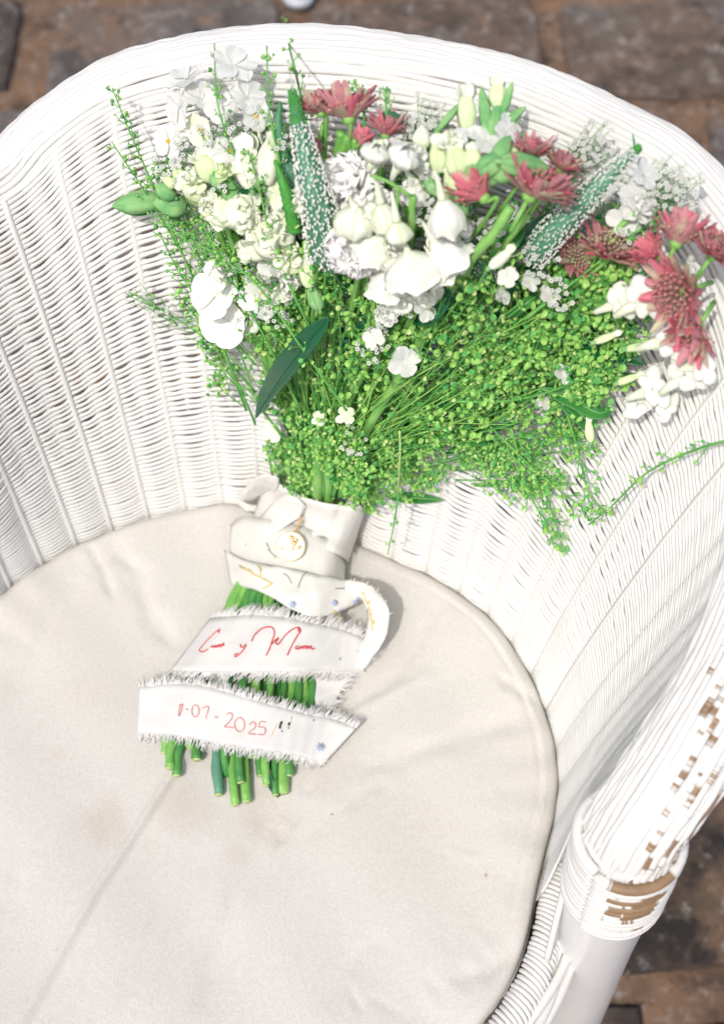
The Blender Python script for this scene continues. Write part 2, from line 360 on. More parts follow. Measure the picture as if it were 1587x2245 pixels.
# ------------------------------------------------------------------ chair geometry
chair=thing('wicker_chair','white painted round wicker tub chair with chipped paint on its right arm','chair',(SCX,SCY,FZ))
WR=Vector((.165,.34,.24))
def wear_at(p):
    w_=0
    x,y,z=p[0],p[1],p[2]
    a=math.degrees(math.atan2(y-SCY,x-SCX))
    # right arm, worn heavily close to the binding
    if a<30:
        w_=max(0,min(1,(26-a)/34))*(.62 if z>.13 else .0)
        rr_=math.hypot(x-SCX,y-SCY)
        w_*=max(0,min(1,(rr_-(.243+.0009*max(0,a+20)))/.012))
    elif a>88 and z>.20: w_=.30*max(0,min(1,(z-.2)/.06))*min(1,(a-88)/12)
    elif z>.32: w_=.24
    return w_
def finish_strand(b,pts,n,row,u0=0):
    L=[0]
    for i in range(1,len(pts)): L.append(L[-1]+(pts[i]-pts[i-1]).length)
    if b.uv is None: b.uv=[]; b.wear=[]
    for i,p in enumerate(pts):
        w_=wear_at(p)
        for j in range(n): b.uv.append((L[i]+u0,row)); b.wear.append(w_)
ROWS=80
STK=7.2
rw=random.Random(11)
for k in range(ROWS):
    s0=(k+.5)/ROWS; ph=rw.uniform(0,6); jt=rw.uniform(-.05,.05); b=MB(); pts=[]; rad=[]
    ph2=rw.uniform(0,6); gj=rw.uniform(-.02,.03)
    for i in range(NAZ):
        az=AZS[i]
        pitch=GL[i]/ROWS
        wob=(.07*math.sin(az*.09+ph)+.05*math.sin(az*.31+ph2)+jt)/ROWS
        s=min(.999,max(.001,s0+wob))
        p,n_=wall(i,s)
        fine=min(1,max(0,(s-.30)/.12))
        c1=.5-.5*math.cos(2*PI*az/STK); c2=.5-.5*math.cos(2*PI*az/(STK/2))
        bump=(c1*(1-fine)+c2*fine); bump=bump*bump*(3-2*bump); bump=bump**.7
        amp=.0027*(1-fine)+.0016*fine
        amp*=(1 if s<.93 else .5)
        amp*=min(1,max(.35,(az+25)/45))
        if (k%2)==1 and fine>.5: amp*=.72
        pts.append(Vector(p+n_*(bump*amp)))
        rad.append(pitch*(.54-(.200+gj)*bump))
    b.tube(pts,rad,6); finish_strand(b,pts,6,k*1.37)
    b.build('weaving_strand',M['cane'],chair)
# upright stakes
q=0; a=math.ceil(AZ0/(STK/2))*(STK/2)
while a<AZ1:
    main=abs((a/STK)-round(a/STK))<.01
    i=int(round((a-AZ0)/(AZ1-AZ0)*(NAZ-1))); pts=[]
    for s in np.linspace(0.0 if main else .33,.995,24):
        p,n_=wall(min(max(i,0),NAZ-1),float(s)); pts.append(Vector(p+n_*(.0000 if main else -.0007)))
    b=MB(); r_=.0026 if main else .0020
    if a<10: r_*=.7
    b.tube(pts,r_,6); finish_strand(b,pts,6,200+q*1.7); b.build('stake',M['cane'],chair); q+=1; a+=STK/2
# rolled rim: strands laid lengthwise round a core
T=[]
for i,c in enumerate(rimc):
    t=(rimc[min(i+1,len(rimc)-1)]-rimc[max(i-1,0)]).normalized(); rad_=Vector((c.x-SCX,c.y-SCY,0)).normalized()
    rad_=(rad_-t*rad_.dot(t)).normalized(); T.append((c,t,rad_,t.cross(rad_)))
core=MB(); core.tube([c for c,_,_,_ in T],RHO-.0035,12); core.uv=None
core.build('rim_core',M['paint'],chair)
NR=44
rq=random.Random(5)
for k in range(NR):
    ang=2*PI*k/NR; ph=rq.uniform(0,6); pts=[];rad=[]; j1=rq.uniform(-.3,.3); rk=rq.uniform(.88,1.12)
    for i,(c,t,x,y) in enumerate(T):
        prog=i/(len(T)-1)
        a_=ang+.018*math.sin(i*.11+ph)+.010*math.sin(i*.31+j1*9)
        out=RHO-.0020+.0005*math.sin(i*.17+ph*2)+.0003*math.sin(i*.9+ph)
        pts.append(c+(x*math.cos(a_)+y*math.sin(a_))*out); rad.append(.00235*rk)
    b=MB(); b.tube(pts,rad,6); finish_strand(b,pts,6,400+k*2.3,rq.uniform(0,5)); b.build('rim_strand',M['cane'],chair)
# legs and bindings
def leg_at(p,top,lean):
    foot=Vector((p.x+lean[0],p.y+lean[1],FZ)); b=MB(); n=18; pts=[]
    for i in range(n+1): t=i/n; pts.append(Vector((p.x,p.y,top)).lerp(foot,t))
    b.tube(pts,[.0238+.0009*math.exp(-((i%9)-4)**2*2.0) for i in range(n+1)],28); b.build('leg',M['paint'],chair)
    d=(foot-Vector((p.x,p.y,top))).normalized(); X=d.orthogonal().normalized(); Y=d.cross(X)
    for k in range(14):
        c=Vector((p.x,p.y,top))+d*(.004+k*.0059); pts=[]; jx=rq.uniform(-.0006,.0006)
        for j in range(41):
            a_=2*PI*j/40; pts.append(c+(X*math.cos(a_)+Y*math.sin(a_))*(.0268+jx)+d*(.0059*j/40))
        b=MB(); b.tube(pts,.0031,7)
        # wear patch faces outward-right
        L=0; b.uv=[];b.wear=[]
        for j,pp in enumerate(pts):
            L+=.0042; o_=(pp-c).normalized(); f_=max(0,o_.dot(Vector((.12,-1,0)).normalized()))**3
            wv=(.95 if k in (0,) else .95 if k in (3,4,5,6) else .70 if k in (2,7,8,11,12) else .34)*(f_*1.1 if k else .35+f_)
            for _ in range(7): b.uv.append((L,700+k*1.9)); b.wear.append(min(.95,wv))
        b.build('binding_coil',M['cane'],chair)
PR=polar(-22.4,.2475,0); PL=polar(148,.2475,0)
leg_at(PR,.168,(.02,-.012)); leg_at(PL,.168,(-.02,.012))
bk1=polar(30,.20,0); bk2=polar(96,.20,0)
for p in (bk1,bk2):
    b=MB(); b.tube([Vector((p.x,p.y,-.05)),Vector((p.x,p.y,FZ))],.02,20); b.build('leg',M['paint'],chair)
# slender brace beside the right leg
b=MB(); pts=[polar(-20,.236,.075),polar(-24,.238,.0),polar(-27,.243,-.15),polar(-27,.247,FZ)]
pts=[Vector(x) for x in catmull([tuple(x) for x in pts],6)]; b.tube(pts,[.0085]*len(pts),12); b.build('brace',M['paint'],chair)
# seat frame: a cane-wrapped ring beside the cushion and long twisted canes outside it
def ringr(az): return SRF(az)+.0115+.004*math.exp(-((az+2)/10)**2)
def strand_along(az0,az1,fr,fz,rs,nm,row,tw=0,rh=0,ph=0):
    pts=[]; n=int(abs(az1-az0)*1.5)
    for i in range(n+1):
        az=az0+(az1-az0)*i/n; a_=ph+tw*math.radians(az0-az); pts.append(polar(az,ringr(az)+fr+rh*math.cos(a_),fz+rh*math.sin(a_)))
    b=MB(); b.tube(pts,rs,7); finish_strand(b,pts,7,row); b.build(nm,M['cane'],chair)
strand_along(6,-215,0,-.006,.0075,'seat_frame',870)
for q in range(3): strand_along(-24,-215,.0115,-.008,.0032,'seat_braid',880+q*3,9,.0036,q*2.094)
for q in range(2): strand_along(-2,-215,.0165,-.014,.0034,'seat_braid',890+q*3,7,.0022,q*PI)
for k in range(190):
    az=6-k*.78-(k*k*.0004); c=polar(az,ringr(az),-.006); tn=Vector((-math.sin(math.radians(az)),math.cos(math.radians(az)),0)); o_=Vector((math.cos(math.radians(az)),math.sin(math.radians(az)),0))
    pts=[]; tl=.007+.002*math.sin(k*.7); rr9=.0088+rq.uniform(-.0004,.0005)
    for j in range(10):
        a_=-.7+(PI+1.2)*j/9; pts.append(c+(o_*math.cos(a_)+Vector((0,0,1))*math.sin(a_))*rr9+tn*(tl*(j/9-.5)))
    if az<-130: break
    b=MB(); b.tube(pts,.00175,5); finish_strand(b,pts,5,1200+k); b.build('wrapping_cane',M['cane'],chair)
# short canes that turn from the weave down on to the frame beside the leg
for k in range(11):
    a0=2-k*1.5; p0,n0=wall(min(NAZ-1,max(0,int((max(a0,AZ0)-AZ0)/(AZ1-AZ0)*(NAZ-1)))),.10+.055*k)
    p0=Vector(p0)-Vector(n0)*.003; e_=polar(a0-9-k*.8,ringr(a0-9)+.008,-.003); m_=p0.lerp(e_,.5)+Vector((-.004,0,.004))
    pts=[Vector(q) for q in catmull([tuple(p0),tuple(m_),tuple(e_)],6)]; b=MB(); b.tube(pts,.0021,6); finish_strand(b,pts,6,1500+k); b.build('turned_cane',M['cane'],chair)
# woven seat skirt below the cushion
sk=MB()
for k in range(14):
    pts=[polar(az,.236+.002*math.cos(az*1.0*PI/4*(1 if k%2 else 1)+k*PI),-.022-k*.0046) for az in range(0,361,2)]
    sk.tube(pts,.0021,5,cap=False)
sk.uv=[(0,0)]*len(sk.v); sk.wear=[0]*len(sk.v); sk.build('seat_skirt',M['cane'],chair,kind='stuff')
b=MB(); b.blob(polar(0,0,-.07),[Vector((1,0,0)),Vector((0,1,0)),Vector((0,0,1))],[.23,.23,.022],0,8,48); b.build('seat_board',M['raw_cane'],chair)

# ------------------------------------------------------------------ cushion
def wpx(px,py): p=onz(px,py,0); return np.array([p.x,p.y])
_rc=random.Random(12)
small=[]
for _k in range(46):
    _a=math.radians(_rc.uniform(-60,150)); _r=_rc.uniform(.165,.208); _l=_rc.uniform(.012,.035); _b=_a+_rc.uniform(-.35,.35)
    small.append(((SCX+_r*math.cos(_a),SCY+_r*math.sin(_a)),(SCX+_r*math.cos(_a)-_l*math.cos(_b),SCY+_r*math.sin(_a)-_l*math.sin(_b)),_rc.uniform(.0016,.0035),_rc.uniform(-.0007,.0005)))
creases=[ # polyline px, width px, height m, kind
 ([(540,1440),(380,1700),(210,1960),(40,2260)],9,.0030,'step'),
 ([(620,1740),(520,1960),(430,2230)],26,-.0028,'g'),
 ([(470,1840),(350,2030),(240,2230)],20,-.0014,'g'),
 ([(190,1185),(222,1240),(252,1320)],8,-.0030,'g'),
 ([(230,1180),(300,1250),(330,1350),(395,1430)],24,-.0032,'g'),
 ([(205,1190),(150,1290),(70,1440),(0,1560)],28,-.0026,'g'),
 ([(1190,1545),(1140,1515),(1085,1478)],14,-.0030,'g'),
 ([(1180,1570),(1060,1600),(900,1650),(780,1690)],26,-.0026,'g'),
 ([(980,1300),(930,1380),(870,1480),(760,1560)],16,-.0022,'g'),
 ([(960,1470),(860,1520),(760,1570)],12,.0016,'g'),
 ([(690,1700),(640,1800),(600,1860)],12,-.0022,'g'),
 ([(1150,2080),(1060,2130),(980,2150)],20,-.0024,'g'),
 ([(840,2040),(760,2120),(690,2230)],18,-.0010,'g'),
 ([(860,1700),(760,1760),(680,1850)],18,-.0014,'g'),
 ([(60,1900),(20,2000),(-40,2100)],22,-.0012,'g'),
]
def seg_d(X,Y,pts):
    best=np.full(X.shape,9.); sd=np.zeros(X.shape); tt=np.zeros(X.shape); n=len(pts)-1
    for i in range(n):
        a=pts[i]; d=pts[i+1]-a; L2=d@d
        t=np.clip(((X-a[0])*d[0]+(Y-a[1])*d[1])/L2,0,1); dx=X-a[0]-t*d[0]; dy=Y-a[1]-t*d[1]; ds=np.hypot(dx,dy)
        m_=ds<best; best=np.where(m_,ds,best); sd=np.where(m_,np.sign(d[0]*dy-d[1]*dx)*ds,sd); tt=np.where(m_,(i+t)/n,tt)
    return best,sd,tt
nr_,na_=150,420
rr_=np.linspace(0,1,nr_)[:,None]; aa=np.linspace(0,2*PI,na_,endpoint=False)[None,:]
SRa=np.array([[SRF((math.degrees(a)+180)%360-180) for a in aa[0]]]); RR=rr_*SRa; 
wobr=1+.004*np.sin(aa*5+1)+.003*np.sin(aa*11+2)
X=SCX+RR*np.cos(aa)*wobr; Y=SCY+RR*np.sin(aa)*wobr
Z=np.zeros_like(X)+.0005*np.sin(X*31+1)*np.cos(Y*27)+.0007*np.sin(X*63+Y*48)
e=np.clip((RR-(SRa-.009))/.009,0,1); Z-=.008*(1-np.sqrt(np.clip(1-e**2,0,1)))
az_=(np.degrees(aa)+180)%360-180; side=np.exp(-((az_-5)/38)**2)
Z+=side*(.0008*np.exp(-((RR-(SRa-.0095))/.0016)**2)-.0010*np.exp(-((RR-(SRa-.0125))/.0018)**2))
Z+=.0009*np.sin(aa*34+np.sin(aa*5)*3)*np.clip((RR-.15)/.07,0,1)**2
for p0_,p1_,w0_,h0_ in small:
    d_,sd,tt=seg_d(X,Y,[np.array(p0_),np.array(p1_)]); Z+=h0_*np.exp(-(d_/w0_)**2)*np.clip(np.minimum(tt,1-tt)*3,0,1)
for pts,wd,h,kd in creases:
    P=[wpx(*p) for p in pts]; wm=wd*.00030; d_,sd,tt=seg_d(X,Y,P); fade=np.clip(np.minimum(tt,1-tt)*6+(.25 if kd=='step' else 0),0,1)
    if kd=='g': Z+=.7*h*np.exp(-(d_/wm/(1+.25*np.sin(tt*19)))**2)*fade
    else: Z+=h*np.exp(-(d_/wm/1.1)**2)-.0030/(1+np.exp(-sd/wm*3))*np.exp(-(d_/(wm*7))**2)
b=MB(); P=[[Vector((X[i,j],Y[i,j],Z[i,j])) for j in range(na_)] for i in range(nr_)]
P.append([Vector((SCX+(SRa[0][j]-.004)*math.cos(a),SCY+(SRa[0][j]-.004)*math.sin(a),-.045)) for j,a in enumerate(aa[0])])
b.grid(P,0,closed=True)
st=[]
for (px,py,r,amt) in [(228,1795,62,.55),(405,1765,70,.5),(590,1785,75,.42),(520,1868,30,.3),(320,1850,26,.25),(690,1690,70,.3),(130,1650,25,.2)]:
    c=onz(px,py,0); st.append((tuple(c),r*.00031,(.50,.41,.32),amt*.75))
for (px,py,r) in [(1065,1918,5),(728,1785,4),(126,2083,4),(443,2102,5),(120,1645,4)]:
    c=onz(px,py,0); st.append((tuple(c),r*.0003,(.42,.24,.14),.8))
b.v[:]=[v for v in b.v]
cushion=b.build('seat_cushion',cushion_mat(st))
cushion['label']='round cream canvas seat cushion with a seam, creases and tan stains'; cushion['category']='cushion'
b=MB(); c0=[]
for az in range(0,360,3): c0.append(polar(az,SRF((az+180)%360-180)-.0015,-.021))
c0.append(c0[0]); b.tube(c0,.0026,7,cap=False); pp=b.build('piping',M['ribbon'],cushion)

# ================================================================== bouquet
NK=at(705,1085,.03)
bouquet=thing('bridal_bouquet','loose bridal bouquet of white, green and pink flowers resting head-up on the wicker backrest','bouquet',tuple(at(520,1720,.0)))
def hl(px,py):
    return .018+.060*math.exp(-(((px-880)/430)**2+((py-620)/330)**2))
def rvec(r,s=1): return Vector((r.uniform(-s,s),r.uniform(-s,s),r.uniform(-s,s)))
NRM=-F
def frame(d,up=None):
    d=d.normalized(); up=NRM if up is None else up
    y=(up-d*up.dot(d))
    if y.length<1e-4: y=d.orthogonal()
    y.normalize(); x=y.cross(d); return d,x,y     # along, across, out

def petal(b,base,d,out,L,Wd,curl=.3,cup=.2,ruf=.0,mi=0,tip=.6,nu=8,nv=6,seed=0,narrow=.25,fold=0,frill=0):
    """one petal: base point, direction, outward normal, length, width"""
    d,x,y=frame(d,out); P=[]; rs=random.Random(seed); ph=rs.uniform(0,6)
    for i in range(nu+1):
        t=i/nu; a=curl*t; 
        cx=L*(math.sin(a)/curl if abs(curl)>1e-3 else t); cy=L*((1-math.cos(a))/curl if abs(curl)>1e-3 else 0)
        wv=Wd*.5*(narrow+(1-narrow)*math.sin(min(1,t/tip)*PI/2))*(1 if t<tip else math.sqrt(max(0,1-((t-tip)/(1-tip+1e-6))**2*.93)))
        row=[]
        for j in range(nv+1):
            s=2*j/nv-1; c=cup*Wd*.5*(s*s)+fold*Wd*abs(s)
            r_=ruf*Wd*math.sin(s*5+ph+t*2)*t*t
            e=frill*L*((j%2)-.5)*(t**6)
            row.append(base+d*(cx+e)+x*(s*wv)+y*(-cy+c+r_))
        P.append(row)
    return b.grid(P,mi)

def stem(name,pts,r0,r1,m,parent,n=8,cut=False,label=None):
    c=[Vector(p) for p in catmull([tuple(p) for p in pts],6)]; k=len(c); b=MB()
    ns=random.Random(int(abs(c[0].x*1e5)+abs(c[-1].y*1e5))); nd=[ns.uniform(0,1) for _ in range(3)]
    rad=[(r0+(r1-r0)*i/(k-1))*(1+.05*math.sin(i*.9+nd[0]*6)+(.16*sum(math.exp(-((i/(k-1)-q)*26)**2) for q in nd) if r1>.0018 else 0)) for i in range(k)]
    if r1>.0018: c=[p+Vector((ns.uniform(-1,1),ns.uniform(-1,1),0))*.0004 for p in c]
    b.tube(c,rad,n)
    return b.build(name,m,parent,label=label)

# ---- green stems through the binding, cut ends at the bottom
rs=random.Random(21)
ends=[(372,1684,15),(388,1700,16),(362,1650,14),(432,1665,18),(418,1640,14),(480,1742,16),(497,1700,15),(515,1764,15),(541,1757,17),(528,1715,14),(571,1700,14),(584,1722,12),(604,1742,11),(590,1690,15),(620,1738,19),(634,1700,16),(655,1672,13),(640,1660,12),(450,1625,14),(560,1660,16)]
mats=['stem','stem_dark','stem','stem_dark','stem','stem_blue','stem_dark','stem','stem','stem_dark','stem_dark','stem','stem_dark','stem_dark','stem','stem_dark','stem_dark','stem','stem_dark','stem']
ends_s=sorted(zip(ends,mats),key=lambda e:e[0][0]); N_=len(ends_s)
for i,((ex,ey,wd),mt) in enumerate(ends_s):
    t=i/(N_-1); lf=.003+.009*math.sin(PI*t)*(i%2)+rs.uniform(0,.002)
    r=wd*mpp(ex,ey)*.72
    p=[at(655+t*90,1040,.030+rs.uniform(0,.012)),at(640+t*85,1120,.028+.01*(i%3)*.5),at(560+t*120,1230,.020+lf),at(514+t*125,1300,.014+lf),at(484+t*165,1365,.010+lf),at(395+t*290,1500,.004+lf),at(.35*(375+t*290)+.65*ex,1600+(ey-1600)*.3,.002+lf),at(ex,ey,lf*.8+.001)]
    o=stem('flower_stem',p,r*.95,r,M[mt],bouquet)
    q=p[-1]; dd=(p[-1]-p[-2]).normalized(); b=MB(); b.tube([q-dd*.0002,q+dd*.0006],[r*.9,r*.82],8); b.build('cut_end',M['cut'],o)
# filler stems between the bands
for i in range(16):
    t=(i+.5)/16; p=[at(530+t*95,1275,.014),at(490+t*150,1360,.010),at(405+t*275,1490,.006),at(385+t*285,1570+30*math.sin(i*3),.005)]
    stem('flower_stem',p,.0026,.0028,M['stem_dark' if i%3 else 'stem'],bouquet)
# small leaf among the cut ends
b=MB(); petal(b,at(580,1690,.014),dirpx(-62),NRM,.020,.006,.3,.3,0,tip=.4); b.build('small_leaf',M['leaf'],bouquet,solid=.0004)
# two thick pale stems seen above the binding
stem('flower_stem',[at(700,940,.052),at(698,1020,.052),at(697,1100,.040)],.0044,.0046,M['stem'],bouquet,10)
stem('flower_stem',[at(722,950,.050),at(721,1020,.050),at(720,1105,.040)],.0036,.0036,M['stem'],bouquet,10)

# ---- fine sprigs with seed pods
podv=[]
def pod_mesh(name,m,r=.0021):
    b=MB(); n=8
    vs=[Vector((0,0,r*.34))]
    for j in range(n):
        a=2*PI*j/n; k=.72 if j==2 else 1.0
        vs.append(Vector((r*math.cos(a)*.92*k,r*math.sin(a)*k,0)))
    vs.append(Vector((0,0,-r*.34)))
    fs=[(0,1+j,1+(j+1)%n) for j in range(n)]+[(n+1,1+(j+1)%n,1+j) for j in range(n)]
    b.add(vs,fs); return b.mesh(name,[m])
PODM=[pod_mesh('seed_pod',M['pod']),pod_mesh('seed_pod',M['pod2']),pod_mesh('seed_pod',M['pod3'],.0018)]
def add_pod(b,c,nr,r,mi):
    x=nr.orthogonal().normalized(); y=nr.cross(x); a0=RND.uniform(0,6); vs=[c+nr*r*.4]; n=7
    for j in range(n):
        a=a0+2*PI*j/n; k=.72 if j==0 else 1; vs.append(c+(x*math.cos(a)+y*math.sin(a)*.92)*r*k)
    vs.append(c-nr*r*.4); b.add(vs,[(0,1+j,1+(j+1)%n) for j in range(n)]+[(n+1,1+(j+1)%n,1+j) for j in range(n)],mi)
npod=[0]
def sprig(pts,nb,blen,npd,pr=.0021,single=False,start=.45,stem_r=.0006,seed=0,palmix=(.55,.3,.15),stemm='sprig_stem',spread=55,taper=True,buds=False):
    """main stem through world points pts; nb side branches, each with npd pods"""
    r=random.Random(seed); c=[Vector(p) for p in catmull([tuple(p) for p in pts],8)]; k=len(c)
    b=MB(); b.tube(c,[stem_r*(1.25-.7*i/(k-1)) for i in range(k)],5)
    pb=MB(); pl=[]
    for q in range(nb):
        t=start+(1-start)*(q+r.random()*.7)/nb; i=min(k-2,int(t*(k-1))); p=c[i]; d=(c[i+1]-c[i]).normalized()
        sd=(1 if q%2 else -1); _,x,y=frame(d)
        a=math.radians(spread*r.uniform(.6,1.25)); ln=blen*(1-.65*(t-start)/(1-start) if taper else 1)*r.uniform(.6,1.2)
        dr=(d*math.cos(a)+(x*sd*math.cos(r.uniform(-.9,.9))+y*r.uniform(-.2,.9))*math.sin(a)).normalized()
        e=p+dr*ln+d*ln*.25; mid=p+dr*ln*.5
        b.tube([p,mid,e],[stem_r*.55,stem_r*.45,stem_r*.3],4,cap=False)
        for h in range(npd):
            tt=(h+.6)/npd; bp=p.lerp(mid,tt*2) if tt<.5 else mid.lerp(e,tt*2-1)
            sd2=1 if h%2 else -1; pd=(x*sd2*r.uniform(.3,1)+y*r.uniform(-.6,1)+dr*.5).normalized(); pe=bp+pd*pr*r.uniform(1.0,2.2)
            if h==npd-1: pe=e
            b.tube([bp,pe],[stem_r*.3,stem_r*.25],3,cap=False)
            nr=(NRM*.7+rvec(r,.9)).normalized(); u_=r.random(); mi=0 if u_<palmix[0] else (1 if u_<palmix[0]+palmix[1] else 2)
            sz=pr*r.uniform(.5,1.2)*(1 if mi!=2 else .75)*(.55 if buds else 1)
            if single: pl.append((pe,nr,sz,mi))
            else: add_pod(pb,pe,nr,sz,mi)
    o=b.build('greenery_sprig',M[stemm],bouquet)
    for (pe,nr,sz,mi) in pl:
        if npod[0]>=290: add_pod(pb,pe,nr,sz,mi); continue
        po=bpy.data.objects.new('seed_pod',PODM[mi]); SC.collection.objects.link(po); po.parent=o
        po.location=pe; po.rotation_euler=(nr.to_track_quat('Z','Y').to_matrix().to_4x4()@Matrix.Rotation(r.uniform(0,6),4,'Z')).to_euler(); po.scale=[sz/.0021]*3; npod[0]+=1
    if pb.v: pb.build('seed_pods',[M['pod'],M['pod2'],M['pod3']],o,kind='stuff',smooth=False)
    return o
# long outlying sprigs that can be told apart (pixel path, lifts)
def path(P): return [at(x,y,l) for x,y,l in P]
outl=[
 ([(560,930,.03),(470,720,.03),(350,440,.03),(285,290,.03),(246,192,.03)],16,.012,3,.0014,.30),
 ([(540,900,.025),(430,620,.022),(330,440,.022),(246,312,.02)],14,.012,3,.0014,.30),
 ([(560,860,.02),(470,760,.02),(390,700,.018),(285,640,.018)],10,.016,4,.0012,.30),
 ([(640,700,.05),(600,520,.05),(540,400,.05),(480,240,.05),(470,95,.045)],14,.010,3,.0013,.45),
 ([(650,560,.06),(618,380,.06),(590,240,.05),(585,100,.045)],12,.009,3,.0013,.35),
 ([(680,330,.05),(655,190,.05),(636,110,.05),(620,30,.05)],14,.008,2,.0013,.05),
 ([(700,760,.07),(610,570,.07),(570,420,.07),(545,330,.065)],12,.010,3,.0014,.2),
 ([(660,900,.06),(560,700,.065),(500,600,.06),(440,480,.05)],14,.012,3,.0014,.2),
 ([(760,900,.08),(660,760,.085),(560,620,.075),(470,560,.06)],16,.012,3,.0015,.2),
 ([(800,330,.05),(795,230,.045),(775,180,.04)],8,.007,3,.0011,.4),
 ([(850,330,.05),(846,240,.045),(843,195,.04)],8,.007,3,.0011,.4),
 ([(1080,960,.035),(1180,1060,.022),(1215,1140,.015),(1235,1220,.010)],12,.014,4,.0018,.2),
 ([(1040,900,.04),(1150,1010,.03),(1230,1080,.02),(1300,1130,.015)],14,.016,4,.0018,.2),
 ([(1120,940,.035),(1160,1080,.02),(1200,1150,.015),(1215,1200,.01)],10,.012,4,.0017,.2),
 ([(1620,960,.02),(1527,985,.03),(1420,1035,.033),(1340,1110,.028),(1290,1150,.02)],16,.009,2,.0018,.15),
 ([(1240,900,.03),(1270,1000,.022),(1290,1080,.016),(1330,1130,.014)],12,.012,3,.0017,.2),
 ([(875,945,.075),(876,1020,.065),(868,1120,.055),(850,1215,.045)],9,.008,2,.0014,.35),
 ([(1000,880,.06),(1100,880,.055),(1200,860,.05),(1300,820,.045)],10,.008,2,.0016,.2),
 ([(1150,700,.06),(1280,600,.05),(1380,520,.04),(1450,470,.035)],12,.012,3,.0015,.3),
 ([(1200,900,.04),(1290,860,.035),(1330,800,.035)],8,.012,3,.0017,.3),
 ([(620,960,.035),(560,870,.028),(520,760,.025),(430,650,.02)],12,.014,3,.0015,.2),
 ([(600,1060,.03),(590,1000,.03),(583,960,.03)],5,.008,2,.0015,.2),
 ([(600,640,.06),(480,560,.045),(400,520,.035),(345,470,.028)],14,.014,4,.0014,.2),
 ([(560,800,.045),(440,660,.03),(390,590,.025),(350,510,.022)],14,.012,4,.0013,.2),
]
for i,(P,nb,bl,npd,pr,st) in enumerate(outl):
    sprig(path(P),nb,bl,npd,pr,single=True,start=st,seed=100+i,stem_r=.00075,palmix=(.55,.38,.07),spread=48)
# the dense mass fanning out from the binding
def in_mass(x,y):
    # polygon of the green mass
    poly=[(600,600),(690,520),(760,600),(830,640),(900,640),(1000,600),(1100,590),(1250,590),(1330,620),(1360,700),(1330,800),(1280,880),(1180,950),(1060,960),(960,1020),(850,1090),(780,1120),(660,1060),(600,1020),(600,920),(590,780),(560,700)]
    c=False; n=len(poly)
    for i in range(n):
        x1,y1=poly[i]; x2,y2=poly[(i+1)%n]
        if (y1>y)!=(y2>y) and x<(x2-x1)*(y-y1)/(y2-y1)+x1: c=not c
    return c
rm=random.Random(31); cnt=0
while cnt<125:
    x=rm.uniform(560,1370); y=rm.uniform(520,1115)
    if not in_mass(x,y): continue
    h=hl(x,y); lf=h*rm.uniform(.45,1.12)
    sx,sy=690+rm.uniform(-30,50),1080
    mx,my=.5*(sx+x),.5*(sy+y)
    if (x-sx)**2+(y-sy)**2<150**2: sx+=-(x-sx)*.3; 
    pts=[at(sx,sy,.036+rm.uniform(0,.008)),at(mx+rm.uniform(-25,25),my+rm.uniform(-20,20),hl(mx,my)*.6),at(x,y,lf),at(x+(x-sx)*.10+rm.uniform(-20,20),y+(y-sy)*.10,lf*.97)]
    near=y>940
    sprig(pts,14,.016,4,.00215 if not near else .0018,start=.55,seed=500+cnt,stem_r=.0006,palmix=(.62,.20,.18),spread=60,taper=False); cnt+=1
# looser halo at the borders of the mass
halo=[(850,330),(1040,420),(1250,430),(1100,450),(1350,460),(640,260),(700,540),(560,250),(1180,600),(1240,540),(620,1000),(640,1045),(600,990),(780,1010),(810,1060),(850,1020),(770,950),(740,900),(660,960),(900,1000),(700,870),(820,1090),(1250,1040),(1180,1060),(1120,1040),(1300,960),(460,430),(540,440),(420,560),(470,480),(400,640),(520,680),(450,720),(540,600),(600,560),(500,420),(640,620),(480,800),(1080,1010),(1150,1000),(1230,960),(1000,1040),(940,1060),(1320,900),(1290,560),(1200,520),(1330,500),(1400,560),(1250,480),(1120,560),(440,330),(520,520),(390,420),(330,360),(700,480),(690,600),(560,480),(620,450),(580,650),(650,680),(1440,640),(1400,720),(1000,300),(950,280),(900,300),(1380,440)]
for i,(x,y) in enumerate(halo):
    for rep_ in range(2):
        x_,y_=x+rm.uniform(-25,25),y+rm.uniform(-25,25); h=hl(x_,y_); bx,by=x_+(700-x_)*.32,y_+(1050-y_)*.32
        sprig([at(bx,by,hl(bx,by)*.5),at((bx+x_)/2+rm.uniform(-10,10),(by+y_)/2,h*.6),at(x_,y_,h*rm.uniform(.5,.9)+.004)],11,.013,4,.0016,start=.35,seed=900+i*2+rep_,stem_r=.0005,palmix=(.55,.33,.12),spread=50)

for i,(x,y) in enumerate([(650,985),(690,930),(735,950),(760,985),(785,1065),(630,960),(645,1045),(812,1020),(770,930),(710,900),(655,910),(800,970),(1100,1010),(1190,1020),(1040,985),(1260,950)]):
    for rp in range(2):
        x_,y_=x+rm.uniform(-16,16),y+rm.uniform(-16,16); near_=x<900; bx,by=(705+(x_-705)*.5,1090) if near_ else (x_-70,y_-60); l1=.058 if near_ else hl(x_,y_)*.7
        sprig([at(bx,by,.050 if near_ else l1),at((bx+x_)/2,(by+y_)/2,l1),at(x_,y_,l1+.002)],9,.013,4,.0017,start=.3,seed=1700+i*2+rp,stem_r=.0005,palmix=(.55,.25,.20),spread=55)
